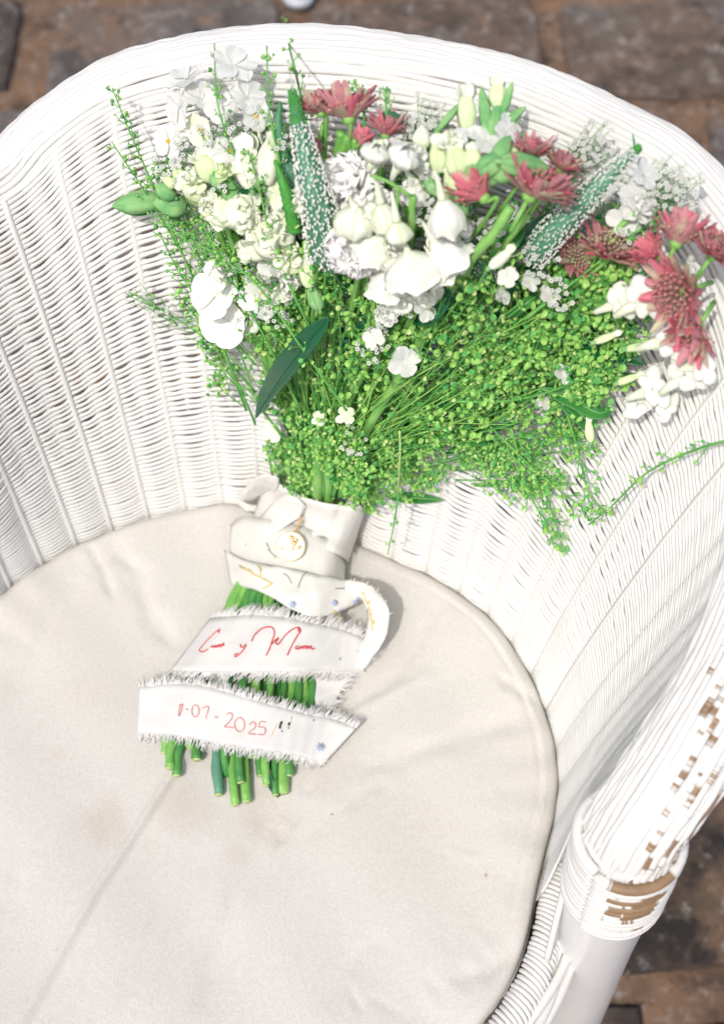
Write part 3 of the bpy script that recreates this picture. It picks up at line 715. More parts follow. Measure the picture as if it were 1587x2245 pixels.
# fine bright stems arching over the mass
rf_=random.Random(8)
for k in range(70):
    a=math.radians(rf_.uniform(5,150)); L_=rf_.uniform(330,620); x0,y0=700+rf_.uniform(-20,60),1060-rf_.uniform(0,80)
    x2,y2=x0+L_*math.cos(a)*(1.05 if a<1.2 else .7),y0-L_*math.sin(a)*.85
    if not in_mass(min(x2,1350),y2) and rf_.random()<.7: continue
    xm,ym=(x0+x2)/2+rf_.uniform(-50,50),(y0+y2)/2+rf_.uniform(-30,40)
    stem('thin_stem',[at(x0,y0,.045),at(xm,ym,hl(xm,ym)*rf_.uniform(.95,1.15)),at(x2,y2,hl(x2,y2)*1.05)],.0006,.0003,M['pod' if rf_.random()<.5 else 'sprig_stem'],bouquet,4)
# ---- leaves
def leaf(P,wd,m,curl=.4,label=None,fold=.18,twist=0,name='leaf'):
    c=[Vector(p) for p in catmull([tuple(p) for p in P],8)]; k=len(c); rows=[];mid=[]
    for i,p in enumerate(c):
        t=i/(k-1); d=(c[min(i+1,k-1)]-c[max(i-1,0)]); _,x,y=frame(d)
        a=twist*t; x,y=x*math.cos(a)+y*math.sin(a),y*math.cos(a)-x*math.sin(a)
        w_=wd*.5*max(.02,math.sin(PI*min(1,t**.85))**.75)
        rows.append([p+x*(s*w_)+y*(abs(s)**1.3*w_*fold*2 - .0) for s in (-1,-.75,-.5,-.25,-.06,.06,.25,.5,.75,1)])
        mid.append(p+y*.00045)
    b=MB(); b.grid(rows); o=b.build(name,M[m],bouquet,label=label,solid=.0005)
    v=MB(); v.tube(mid,[.0006*(1-.7*i/(k-1)) for i in range(k)],5); v.build('midrib',M['vein'] if m=='leaf_mid' else M['leaf'],o)
    return o
leaf([at(722,695,.075),at(680,745,.082),at(625,815,.078),at(588,870,.060),at(560,918,.045)],.0150,'leaf',label='long glossy dark green leaf on the left side of the bouquet',fold=.30,twist=.5)
leaf([at(1250,750,.03),at(1310,765,.028),at(1370,780,.026),at(1410,800,.022)],.012,'leaf')
leaf([at(1180,850,.045),at(1260,880,.035),at(1310,905,.026),(at(1345,895,.022))],.010,'leaf_mid')
leaf([at(1220,870,.04),at(1280,915,.03),at(1300,945,.02)],.012,'leaf_mid')
leaf([at(650,900,.05),at(660,960,.048),at(650,1040,.040)],.006,'leaf_mid')
leaf([at(880,290,.05),at(860,265,.047),at(838,247,.045)],.009,'leaf')
leaf([at(905,700,.06),at(935,690,.07),at(968,660,.072),at(985,620,.07)],.012,'leaf')
leaf([at(520,440,.05),at(535,425,.05),at(548,405,.05)],.006,'leaf')
leaf([at(1110,560,.06),at(1170,500,.052),at(1230,460,.045)],.007,'leaf')
leaf([at(1060,600,.07),at(1120,520,.06),at(1150,480,.055)],.012,'leaf_mid')
leaf([at(800,570,.08),at(900,640,.075),at(930,690,.07)],.004,'leaf')
rl=random.Random(77); i=0
while i<150:
    x=rl.uniform(560,1340); y=rl.uniform(540,1110)
    if not in_mass(x,y): continue
    d=Vector((x-700,-(y-1120))); ang=math.degrees(math.atan2(d.y,d.x))+rl.uniform(-25,25)
    h=hl(x,y)*rl.uniform(.25,.7); ln=rl.uniform(60,130); a=math.radians(ang)
    x2,y2=x+ln*math.cos(a),y-ln*math.sin(a)
    leaf([at(x,y,h),at((x+x2)/2,(y+y2)/2,h*1.1),at(x2,y2,hl(x2,y2)*.45)],rl.uniform(.003,.008),'leaf' if rl.random()<.35 else 'leaf_mid',name='narrow_leaf'); i+=1

# ---- flowers ------------------------------------------------------
def part(name,label=None):
    return None
def flower_stem(c,px,py,r=.0014,m='stem_dark',to=None):
    tx,ty=to if to else (700,1060)
    mx,my=px+(tx-px)*.45,py+(ty-py)*.45
    return [c,at(mx,my,hl(mx,my)*.55),at(tx,ty,.034)]

def astrantia(px,py,lift,ang,tilt,rad,nb0=14,m='pink',openn=55,dome='pink_dust',label=None,stm=True,pale=False):
    """masterwort: ring of pointed bracts around a dome of tiny florets. ang = picture direction the face looks to"""
    s=mpp(px,py); Rr=rad*s*1.16; ax=dirpx(ang,tilt); c=at(px,py,lift+.003); _,x,y=frame(ax); r=random.Random(int(px*7+py)); nb=int(nb0*1.25)
    b=MB()
    if stm: p=flower_stem(c,px,py); cc=[Vector(q) for q in catmull([tuple(q) for q in [c-ax*Rr*.1,c-ax*Rr*.35-NRM*.004]+p[1:]],6)]; b.tube(cc,.0011,7)
    else: b.tube([c-ax*Rr*.1,c-ax*Rr*.9],.0013,7)
    b.blob(c,[x,y,ax],[Rr*.20,Rr*.20,Rr*.16])
    root=b.build('pink_flower',M['stem'],bouquet,label=label)
    for layer in range(2):
        for k in range(nb):
            a=2*PI*(k+.5*layer)/nb+r.uniform(-.1,.1); o_=x*math.cos(a)+y*math.sin(a)
            op=math.radians(openn+(8 if layer else -6)+r.uniform(-8,8))
            d=ax*math.cos(op)+o_*math.sin(op); b=MB()
            petal(b,c+o_*Rr*.12,d,(ax*math.sin(op)-o_*math.cos(op)),Rr*r.uniform(.78,1.15)*(1 if layer==0 else .85),Rr*(.30 if openn<50 else .24),curl=r.uniform(-.5,.25),cup=.3,tip=.40,nu=7,nv=4,seed=k,narrow=.5,ruf=.03)
            mm=('pink_pale' if r.random()<(.38 if pale else .14) else ('pink_deep' if r.random()<.3 else m))
            b.build('bract',M[mm],root)
    n=int(90 if rad>45 else 55); fb=MB(); hb=MB()
    for k in range(n):
        th=math.acos(1-(1-math.cos(1.15))*(k+.5)/n); ph=k*2.39996; o_=(x*math.cos(ph)+y*math.sin(ph))*math.sin(th)+ax*math.cos(th)
        L_=Rr*.66*r.uniform(.88,1.08); p0=c+o_*Rr*.15; p1=c+o_*L_
        fb.tube([p0,p1],Rr*.011,3,cap=False); hb.blob(p1,[x,y,ax],[Rr*.042]*3,0,3,5)
    fb.build('filaments',M['pink_pale'],root,kind='stuff'); hb.build('floret_tips',M[dome],root,kind='stuff')
    return root
A=astrantia
A(765,262,.050,95,10,72,16,'pink',48,'pink_dust','pink flower of narrow striped bracts seen from the side at the top of the bouquet',pale=True)
A(705,248,.046,115,15,58,14,'pink',55,pale=True)
A(846,298,.050,80,15,52,14,'pink',50)
A(782,318,.055,60,-10,40,10,'pink_deep',22,'pink_dust','closed rounded bright pink flower head')
A(700,305,.045,230,0,34,10,'pink_deep',28)
A(1062,435,.075,130,-5,66,12,'pink_deep',38,'pink_dust','bright pink cup-shaped flower turned to the left')
A(1160,430,.080,62,22,80,16,'pink',58,'pink_dust','large dusty pink flower with a dome of seedlike florets',stm=False,pale=True)
A(1205,420,.070,30,20,52,14,'pink',60)
A(1165,345,.062,80,20,52,14,'pink',55)
A(1225,372,.058,60,20,50,12,'pink',60,pale=True)
A(1325,560,.045,70,35,70,16,'pink',68,'pink_pale','faded green and pink flower half sunk in the sprigs',pale=True)
A(1255,570,.04,40,50,52,14,'pink',72,'pink_pale',pale=True)
A(1480,535,.050,70,10,70,16,'pink',42,stm=False,dome='pink_pale',label='pink flower with pale florets at the right edge of the bouquet')
A(1445,560,.055,150,10,52,12,'pink_deep',40,stm=False)
A(1495,640,.055,200,25,84,18,'pink',70,'pink_dust','wide shaggy pink flower at the far right',pale=True,stm=False)
A(1530,715,.045,235,15,70,16,'pink',48,stm=False,pale=True)
A(1560,560,.045,60,35,70,16,'pink',65,stm=False)
A(590,330,.03,60,20,40,12,'pink',60)
A(1120,1,0,0,0,1) if False else None

def carnation(px,py,lift,rad,ang,tilt,label=None,n=44,m='petal_white',nm='white_carnation',fr=.10,rf=.10):
    s=mpp(px,py); Rr=rad*s; ax=dirpx(ang,tilt); c=at(px,py,lift); _,x,y=frame(ax); r=random.Random(int(px+py)); 
    b=MB(); p=flower_stem(c-ax*Rr*.6,px,py); b.tube([Vector(q) for q in catmull([tuple(q) for q in p],6)],.0016,7); b.blob(c-ax*Rr*.55,[x,y,ax],[Rr*.24,Rr*.24,Rr*.5])
    root=b.build(nm,M['stem'],bouquet,label=label)
    for k in range(n):
        f=(k+.5)/n; th=f*1.45; ph=k*2.39996; o_=x*math.cos(ph)+y*math.sin(ph)
        d=(ax*math.cos(th)+o_*math.sin(th)); b=MB()
        petal(b,c-ax*Rr*.25+o_*Rr*.08,d,(ax*math.sin(th)-o_*math.cos(th)+rvec(r,.3)),Rr*r.uniform(.95,1.2),Rr*r.uniform(.75,1.0),curl=r.uniform(-.2,.7),cup=.1,ruf=rf,tip=.75,nu=9,nv=14,seed=k,narrow=.18,frill=fr)
        b.build('petal',M[m],root)
    return root
carnation(768,410,.066,74,155,48,'large white carnation with fringed petals beside the green spike',34,'petal_snow')
carnation(795,520,.082,80,245,55,'white fringed carnation under the hanging white bells',n=34,m='petal_snow')
carnation(664,440,.062,34,240,40,'small white fringed bloom between the two green spikes',n=20)

for (x,y,l,rd,an,n,m_) in [(835,455,.088,40,200,12,'petal_white'),(875,655,.084,36,260,12,'petal_white'),(940,640,.084,34,300,10,'petal_white'),(905,425,.075,34,60,10,'petal_white'),(790,560,.086,40,240,12,'petal_white'),
    (960,560,.090,36,320,12,'petal_white'),(860,560,.094,34,250,12,'petal_white'),(1000,500,.084,32,20,10,'petal_white'),(905,345,.070,36,70,12,'petal_white'),(835,335,.068,32,110,12,'petal_cream'),(640,600,.060,36,300,12,'petal_white'),(540,700,.050,34,250,12,'petal_white'),(430,395,.050,34,140,12,'petal_cream'),(470,455,.058,36,190,14,'petal_cream'),(545,470,.062,46,200,16,'petal_cream'),(600,505,.064,46,180,16,'petal_cream'),(545,360,.060,36,110,12,'petal_cream'),(630,560,.064,34,160,12,'petal_cream'),(500,380,.052,30,120,10,'petal_lime'),
    (490,600,.054,34,150,10,'petal_white'),(620,640,.06,30,340,10,'petal_white'),(985,310,.062,30,100,10,'petal_cream'),(1400,460,.045,34,40,10,'petal_sheer')]:
    carnation(x,y,l,rd,an,50,None,n,m_,'ruffled_bloom',.02,.16)
def bell(tip,throat,mouth,wd,lift,m='petal_white',sm='petal_cream',closed=.55,label=None,ml=0,seed=0):
    """spurred bell floret: long tapered spur, swollen body of five petals, ruffled mouth"""
    r=random.Random(int(tip[0]*3+mouth[1])+seed); T0=at(*tip,lift); C0=at(*throat,lift+.006); E0=at(*mouth,lift+.006+ml); s=mpp(*throat); W_=wd*s*.5
    d=(E0-C0); L=d.length; d,x,y=frame(d); cl2=closed if closed<.5 else closed+.38
    b=MB(); mid=T0.lerp(C0,.5)+y*.002; b.tube([Vector(q) for q in catmull([tuple(T0),tuple(mid),tuple(C0+d*L*.1)],5)],[.0007+(.0026-.0007)*(i/10)**1.3 for i in range(11)],8)
    root=b.build('spurred_flower',M[sm],bouquet,label=label)
    for k in range(5):
        a0=2*PI*k/5+.3; P=[]; nu=12; nv=8; ph=r.uniform(0,6)
        for i in range(nu+1):
            t=i/nu; prof=W_*(.14+.86*math.sin(min(1,t/.66)*PI/2)**1.35)*(1 if t<.66 else 1-(1-cl2)*((t-.66)/.34)**1.5)
            edge=1 if t<.75 else math.sqrt(max(0,1-((t-.75)/.25)**2*.9)); row=[]
            for j in range(nv+1):
                ss=2*j/nv-1; a=a0+ss*.78*edge; q=prof*(1+.04*(k%2)+.10*ruffle(a,t,ph)+.035*math.sin(a*9+ph)*math.sin(PI*t))
                row.append(C0+d*(L*t*(1-.06*ss*ss*(t>.9)))+(x*math.cos(a)+y*math.sin(a))*q)
            P.append(row)
        b=MB(); b.grid(P); b.tube([P[i][nv//2]+(P[i][nv//2]-(C0+d*(L*i/nu))).normalized()*.0002 for i in range(0,nu)],[.00028*(1-.8*i/nu) for i in range(nu)],4,1); b.build('petal',[M[m],M['petal_lime']],root)
    return root
def ruffle(a,t,ph): return (math.sin(a*7+ph)+.5*math.sin(a*13+ph*2))*max(0,t-.45)*1.9
B=bell
B((805,375),(815,362),(828,318),64,.075,closed=.25,label='round white bud beside the carnation')
B((860,400),(868,372),(897,325),70,.078,closed=.35)
B((765,430),(782,452),(775,505),86,.088,'petal_cream',closed=.5)
B((820,385),(833,440),(850,505),60,.090,'petal_cream',closed=.5)
B((858,420),(868,480),(878,535),56,.098,'petal_cream',closed=.2,label='pointed cream bud hanging at the centre of the bouquet')
B((845,500),(840,520),(815,560),80,.088,closed=.8)
B((952,372),(968,430),(985,512),76,.092,closed=.55,label='white spurred bell with a long pale spur right of centre')
B((920,480),(945,520),(1000,585),84,.086,closed=.9)
B((885,525),(893,552),(910,612),112,.096,closed=.75,label='broad white bell hanging lowest at the centre')
B((843,545),(846,590),(850,640),74,.084,closed=.9)
B((930,540),(950,570),(975,610),70,.088,closed=.8)
B((740,420),(730,470),(735,520),60,.070,closed=.8)
B((880,360),(915,400),(905,440),60,.070,'petal_white',closed=.8)
B((1010,500),(1000,540),(990,590),55,.078,closed=.8)
stem('flower_stem',[at(905,430,.098),at(903,470,.096),at(900,520,.085),at(880,620,.06),at(760,900,.045)],.0019,.0019,M['stem'],bouquet)
stem('flower_stem',[at(812,385,.098),at(850,398,.10),at(900,430,.098)],.0008,.0010,M['stem'],bouquet)
stem('flower_stem',[at(872,410,.1),at(870,450,.1),at(865,480,.1)],.0010,.0008,M['stem'],bouquet)

def open_flower(px,py,lift,rad,ang,tilt,m='petal_sheer',np_=5,eye='yellow',label=None,wid=.95,curl=.5,cup=.15,seed=0,ruf=.05,throat=True,name='open_white_flower'):
    s=mpp(px,py); Rr=rad*s; ax=dirpx(ang,tilt); c=at(px,py,lift); _,x,y=frame(ax); r=random.Random(int(px*5+py)+seed)
    b=MB(); b.tube([c-ax*Rr*.7,c-ax*Rr*.3,c+ax*.0004],[.0008,.0012,.0016],7)
    root=b.build(name,M['petal_lime'] if throat else M['stem'],bouquet,label=label)
    for k in range(np_):
        a=2*PI*k/np_+r.uniform(-.15,.15)+seed; o_=x*math.cos(a)+y*math.sin(a); d=(o_+ax*.28+rvec(r,.12)).normalized(); b=MB()
        petal(b,c+ax*(.0003*k),d,ax,Rr*r.uniform(.9,1.1),Rr*wid,curl=curl*r.uniform(.4,1.2),cup=cup,ruf=ruf,tip=.62,nu=9,nv=8,seed=k*3+int(px),narrow=.22)
        b.build('petal',M[m],root)
    if eye:
        b=MB()
        for k in range(7): b.blob(c+ax*.0012+(x*math.cos(k*.9)+y*math.sin(k*.9))*.0009,[x,y,ax],[.0006,.0006,.0014],0,3,5)
        b.build('stamens',M[eye],root)
    return root
O=open_flower
O(512,145,.040,52,70,60,label='sheer white flower facing out near the top of the bouquet',eye=None)
O(412,175,.036,54,120,40,eye=None)
O(395,235,.036,46,200,35,eye=None)
O(372,310,.030,40,200,55,label='sheer white flower with a yellow throat at the upper left')
O(440,215,.038,44,40,60,eye=None); O(545,215,.040,46,20,60,eye=None); O(560,255,.042,38,-20,65)
O(480,230,.040,40,250,60,eye=None); O(505,330,.046,38,250,55); O(480,345,.046,40,200,50,eye=None)
O(440,285,.036,40,230,50,'petal_cream'); O(640,395,.045,34,200,60,eye=None)
O(478,640,.052,66,170,62,'petal_white',4,None,'big flat pure white petals on the left of the bouquet',wid=1.25,ruf=.02,curl=.25)
O(495,705,.056,60,230,62,'petal_white',4,None,wid=1.2,ruf=.02,curl=.25,seed=1)
O(575,640,.050,58,330,65,'petal_white',5,'yellow','flat white flower with a bright yellow centre')
O(600,580,.052,46,50,60,'petal_sheer',5,None)
O(885,790,.072,42,300,60,'petal_sheer',4,None,'sheer greyish petals sunk in the green sprigs')
O(930,680,.078,30,340,55,'petal_white',4,None); O(850,690,.076,28,200,60,'petal_white',4,None)
O(820,740,.076,26,250,60,'petal_white',4,None); O(1112,605,.078,24,270,60,'petal_white',5,None)
O(870,340,.06,40,30,60,'petal_sheer',4,None); O(930,370,.066,40,30,60,'petal_sheer',4,None)
O(1065,310,.058,46,60,60,'petal_sheer',4,None); O(1110,290,.055,40,0,60,'petal_sheer',4,None)
O(1410,385,.036,40,20,60,'petal_sheer',4,None); O(1390,440,.040,52,0,62,'petal_sheer',5,None,'sheer pale flower right of the slanting spike')
O(1370,480,.040,42,250,62,'petal_sheer',4,None); O(1200,650,.06,26,20,60,'petal_sheer',4,None)
O(1100,650,.06,22,20,60,'petal_sheer',4,None); O(1160,620,.06,26,20,60,'petal_sheer',4,None); O(1010,300,.06,26,100,60,'petal_sheer',4,None)
O(760,915,.062,24,120,60,'petal_cream',4,None); O(700,920,.058,20,120,60,'petal_cream',4,None); O(1230,820,.05,24,20,60,'petal_sheer',4,None)
O(598,945,.028,30,200,60,'petal_cream',4,None,'small cream bloom just above the ivory binding'); O(1190,880,.04,22,20,60,'petal_sheer',4,None)

def snapbud(px,py,lift,L,Wd,ang,m='petal_lime',calyx=True,tilt=10,label=None,folds=4):
    s=mpp(px,py); L*=s; Wd*=s; d=dirpx(ang,tilt); c=at(px,py,lift)-d*L*.5; d,x,y=frame(d); r=random.Random(int(px*3+py*5))
    b=MB(); b.tube([c-d*L*.15,c+d*L*.1],[.0012,.0016],6)
    if calyx:
        for k in range(5):
            a=2*PI*k/5; o_=x*math.cos(a)+y*math.sin(a); petal(b,c-d*L*.03,(d+o_*.45),-o_,L*.42,Wd*.42,-.5,.2,tip=.4,nu=5,nv=4)
    root=b.build('snapdragon_bud',M['bud_green'],bouquet,label=label)
    for k in range(folds):
        a0=2*PI*k/folds+r.uniform(0,.4); P=[]; ph=r.uniform(0,6)
        for i in range(11):
            t=i/10; q=Wd*.5*math.sin(PI*min(1,.06+t*.94)**.85)**.62 if t<.999 else Wd*.05; q*=(1+.05*k/folds); row=[]
            for j in range(8):
                ss=2*j/7-1; a=a0+ss*(PI/folds+.42)*(1-.3*t); row.append(c+d*(L*t)+(x*math.cos(a)+y*math.sin(a))*(q*(1+.12*math.sin(ss*3.1)+.05*math.sin(ph+t*7)+.04*math.sin(ss*7+ph))))
            P.append(row)
        b=MB(); b.grid(P); b.build('petal',M[m],root)
    if m!='bud_green' and L/s>55:
        for k in range(4):
            a=2*PI*k/4+r.uniform(-.3,.3); o_=x*math.cos(a)+y*math.sin(a); b=MB()
            petal(b,c+d*L*.72+o_*Wd*.22,(d*.75+o_*.7+rvec(r,.15)),(d*-.5+o_),L*.40,Wd*.75,curl=r.uniform(.5,1.6),cup=.15,ruf=.10,nu=8,nv=8,seed=k+int(px),narrow=.5,frill=.03)
            b.build('lip',M['petal_cream'],root)
    return root
S=snapbud
S(300,447,.020,112,52,185,'bud_green',False,0,'plump downy green bud lying on the wicker at the left tip of the bouquet',5)
S(372,450,.026,74,56,172,'bud_green',False); S(362,420,.03,50,40,150,'bud_green',False)
S(425,412,.046,72,58,140,'petal_lime'); S(452,365,.046,70,52,120,'petal_lime'); S(395,378,.038,44,36,110,'petal_lime'); S(372,398,.034,36,30,150,'petal_lime')
S(545,358,.058,108,62,98,'petal_cream',True,10,'upright cream snapdragon bud in the left cluster'); S(590,350,.054,110,50,80,'petal_cream')
S(490,400,.05,66,44,330,'bud_green',False); S(600,410,.054,100,46,285,'petal_cream')
S(520,470,.062,96,72,185,'petal_cream',True,15,'ruffled cream snapdragon facing left'); S(480,462,.058,50,40,180,'petal_cream')
S(590,525,.062,92,80,150,'petal_cream'); S(560,545,.06,70,60,200,'petal_cream'); S(620,500,.06,76,50,110,'petal_cream')
S(510,430,.05,50,40,60,'bud_green',False); S(455,440,.046,46,38,200,'bud_green',False); S(640,570,.062,60,46,100,'petal_lime')
S(690,650,.066,60,36,110,'bud_green',False); S(675,600,.064,60,40,100,'petal_lime')
S(1022,240,.050,92,40,92,'petal_lime',True,10,'tall pale green bud at the top right of the bouquet'); S(1090,205,.048,62,40,88,'petal_lime')
for (x,y,l,w_,a_) in [(1062,235,88,26,100),(1112,215,74,20,72),(1118,262,86,26,38),(1085,265,74,34,80),(1066,270,60,26,120),(1110,290,76,26,42),(1060,300,90,34,20),(985,255,80,18,48)]:
    S(x,y,.05,l,w_,a_,'bud_green',False)
S(960,340,.060,76,44,90,'petal_lime'); S(1000,350,.064,80,52,100,'petal_lime'); S(1036,345,.064,56,44,90,'petal_lime'); S(990,400,.064,80,40,95,'petal_lime'); S(925,300,.058,50,40,90,'petal_cream')
S(1150,362,.078,100,48,-8,'bud_green',False,0,'fat green bud lying above the large pink flower',5)
S(1080,360,.070,80,50,30,'bud_green',False); S(1100,330,.066,70,40,60,'bud_green',False); S(1060,390,.070,64,44,-20,'bud_green',False); S(1110,380,.07,60,40,10,'bud_green',False); S(1040,375,.068,50,36,200,'bud_green',False); S(1130,340,.062,70,40,20,'petal_lime')
S(1180,318,.050,76,22,-35,'petal_cream'); S(1100,565,.082,64,26,38,'petal_cream'); S(1290,940,.028,60,22,100,'petal_lime'); S(1010,445,.075,60,30,100,'bud_green',False)
S(945,410,.072,50,26,-60,'bud_green',False)

def lobed(px,py,lift,sz,ang,label=None):
    """puffed white snapdragon floret: cream tube and rounded lobes"""
    s=mpp(px,py)*sz; d=dirpx(ang,25); c=at(px,py,lift); d,x,y=frame(d); r=random.Random(int(px+2*py))
    b=MB(); b.tube([c-d*s*1.5,c-d*s*.8,c],[s*.16,s*.26,s*.42],9); root=b.build('lobed_white_flower',M['petal_cream'],bouquet,label=label)
    for (u_,v_,w_,q) in [(.42,.6,.1,.62),(.45,-.58,.1,.60),(-.05,.45,.35,.45),(.0,-.42,.38,.45),(.62,0,.25,.48)]:
        cc=c+d*(u_*s)+x*(v_*s)+y*(w_*s); b=MB(); P=[]; ph=r.uniform(0,6); n=12
        rings=[]
        for i in range(1,8):
            th=PI*i/8; row=[]
            for j in range(n):
                a=2*PI*j/n; k=1+.14*math.sin(2*a+ph)+.10*math.sin(3*a+ph*2)*math.sin(th)
                row.append(cc+(d*math.cos(a)*.85+x*math.sin(a)*1.1)*(math.sin(th)*q*s*k)+y*(math.cos(th)*q*s*.50))
            rings.append(row)
        b.grid(rings,0,closed=True); b.add([rings[0][j] for j in range(n)],[tuple(range(n))]); b.add([rings[-1][j] for j in range(n)],[tuple(range(n-1,-1,-1))])
        b.build('petal',M['petal_white'],root)
    return root
lobed(1352,665,.052,36,20); lobed(1402,660,.054,44,30,'pair of puffed white lobes beside the pink flowers'); lobed(1460,745,.050,46,15,'round white lobed flower overhanging the wicker on the right')
lobed(1495,825,.038,44,40); lobed(1425,855,.036,40,20); lobed(1395,885,.030,34,-60,'lowest white lobed flower on the right'); lobed(1455,890,.028,30,-30); lobed(1530,800,.036,40,10)
for (x,y,a_) in [(1330,740,200),(1400,760,190),(1380,830,200)]: S(x,y,.045,60,18,a_-180,'petal_lime')

# ---- veronica spikes
def spike(P,wd,dens,tipfrac=.18,label=None,bare=0,m='spike_core'):
    c=[Vector(p) for p in catmull([tuple(at(*q)) for q in P],10)]; k=len(c); s=mpp(P[0][0],P[0][1])*wd*.5
    rad=[s*(1.0*(1-(i/(k-1))**1.6*.80)) for i in range(k)]; rad[-1]=s*.06
    b=MB(); b.tube(c,[r*.80 for r in rad],12); root=b.build('flower_spike',M[m],bouquet,label=label)
    fb=MB(); gb=MB(); r=random.Random(int(P[0][0])); n=dens
    L=sum((c[i+1]-c[i]).length for i in range(k-1))
    for q in range(n):
        t=min(.999,max(0,(q+.5)/n+r.uniform(-.008,.008))); i=min(k-2,int(t*(k-1))); p=c[i].lerp(c[i+1],t*(k-1)-i); d=(c[i+1]-c[i]).normalized(); _,x,y=frame(d); a=q*2.39996+r.uniform(-.22,.22)
        o_=x*math.cos(a)+y*math.sin(a)
        if o_.dot(NRM)<.02: continue
        rr_=rad[i]; sz=s*.074*(1-.3*t)
        if t<1-tipfrac and r.random()>bare:
            cc=p+o_*rr_*1.0; fb.blob(cc,[o_.cross(d),d,o_],[sz*r.uniform(.5,.9),sz*r.uniform(1.0,1.9),sz*.9],0,3,5)
        else:
            gb.blob(p+o_*rr_*.84,[o_.cross(d),d,o_],[sz*.9,sz*1.5,sz*.9],0,3,5)
    if fb.v: fb.build('white_florets',M['spike_fl'],root,kind='stuff')
    if gb.v: gb.build('green_buds',M['spike_tip'],root,kind='stuff')
    return root
spike([(716,560,.080),(704,480,.088),(684,400,.088),(662,300,.076),(640,200,.060)],88,1350,.20,'thick upright spike of tiny white florets with a green tip')
spike([(660,440,.046),(635,370,.05),(612,285,.05),(615,222,.045)],44,300,.6)
spike([(648,505,.066),(635,450,.068),(620,400,.068),(603,350,.064)],42,260,1.0,m='spike_tip',label='short all-green spike left of the large one')
spike([(730,590,.066),(722,530,.07),(712,480,.072),(698,440,.070)],44,260,.6)
spike([(1165,560,.050),(1230,490,.056),(1310,410,.054),(1365,355,.050),(1402,322,.046)],72,1500,.12,'slanting spike of lilac-white florets at the right of the bouquet')
spike([(1228,450,.066),(1240,425,.066),(1258,378,.06)],44,240,.55)
spike([(1050,600,.058),(1075,540,.056),(1112,468,.052),(1130,440,.05)],70,420,.05,m='spike_core')
spike([(1392,330,.046),(1388,305,.046),(1386,292,.046)],8,10,1.0)
stem('flower_stem',[at(1120,455,.085),at(1080,515,.088),at(1040,560,.085),at(960,680,.06),at(800,950,.05)],.0026,.0028,M['stem'],bouquet,9)
stem('flower_stem',[at(1160,470,.07),at(1110,530,.07),at(1060,600,.06)],.0016,.0018,M['stem'],bouquet)
for P in ([(765,300,.05),(748,340,.048),(740,420,.04)],[(750,290,.05),(742,330,.048)],[(782,300,.05),(776,345,.05)]):
    stem('flower_stem',path(P) if len(P)>2 else [at(*P[0]),at(*P[1]),at(P[1][0],P[1][1]+40,.04)],.0024,.0026,M['stem'],bouquet)

# ---- baby's breath
def gyp(px,py,lift,rad,n,seed):
    r=random.Random(seed); s=mpp(px,py)*rad; b=MB(); h=MB(); c0=at(px+(700-px)*.12,py+(900-py)*.12,max(.01,lift*.6))
    for k in range(n):
        a=r.uniform(0,2*PI); q=math.sqrt(r.random())*s; e=at(px,py,lift)+R*(q*math.cos(a))+U*(q*math.sin(a))+NRM*r.uniform(-.004,.008); mid=c0.lerp(e,.6)+rvec(r,.002)
        b.tube([c0,mid,e],.00022,3,cap=False)
        for m_ in range(5):
            aa_=m_*1.257; o_=R*math.cos(aa_)+U*math.sin(aa_); h.blob(e+o_*.0009,[R,U,NRM],[.0008,.0008,.0006],0,3,4)
    o=b.build('babys_breath_sprig',M['sprig_stem'],bouquet); h.build('white_blooms',M['gyp'],o,kind='stuff')
for i,(x,y,l,rd,n) in enumerate([(1290,345,.04,60,46),(1300,300,.034,40,24),(1250,370,.045,40,26),(1455,400,.03,60,40),(1440,455,.034,55,36),(1500,420,.028,50,26),(930,260,.04,55,30),(965,285,.045,40,24),(860,450,.075,30,18),(925,420,.075,40,26),(940,470,.08,40,22),(660,215,.03,30,10),(560,300,.045,50,30),(420,330,.035,55,34),(370,360,.028,40,22),(520,280,.044,50,30),(470,300,.04,40,20),(640,320,.05,36,16),(1450,600,.04,40,22),(1500,610,.045,40,26),(1060,520,.07,40,30),(1390,520,.036,40,20),(610,690,.06,36,24),(860,690,.08,40,26),(820,760,.078,44,24),(780,960,.058,40,18),(300,650,.016,30,10),(350,690,.018,26,10),(1190,560,.055,50,30),(1230,640,.06,40,18),(480,400,.05,30,14),(700,300,.046,26,12),(1000,560,.085,40,18),(560,590,.05,40,18)]):
    gyp(x,y,l,rd,n,i+40)
# foreground bare sprig hanging with a pale tip
stem('flower_stem',[at(876,945,.085),at(877,990,.082),at(872,1080,.07)],.0006,.0005,M['pod3'],bouquet)
stem('flower_stem',[at(640,1005,.05),at(612,1035,.048),at(598,1000,.045)],.0006,.0006,M['stem'],bouquet)

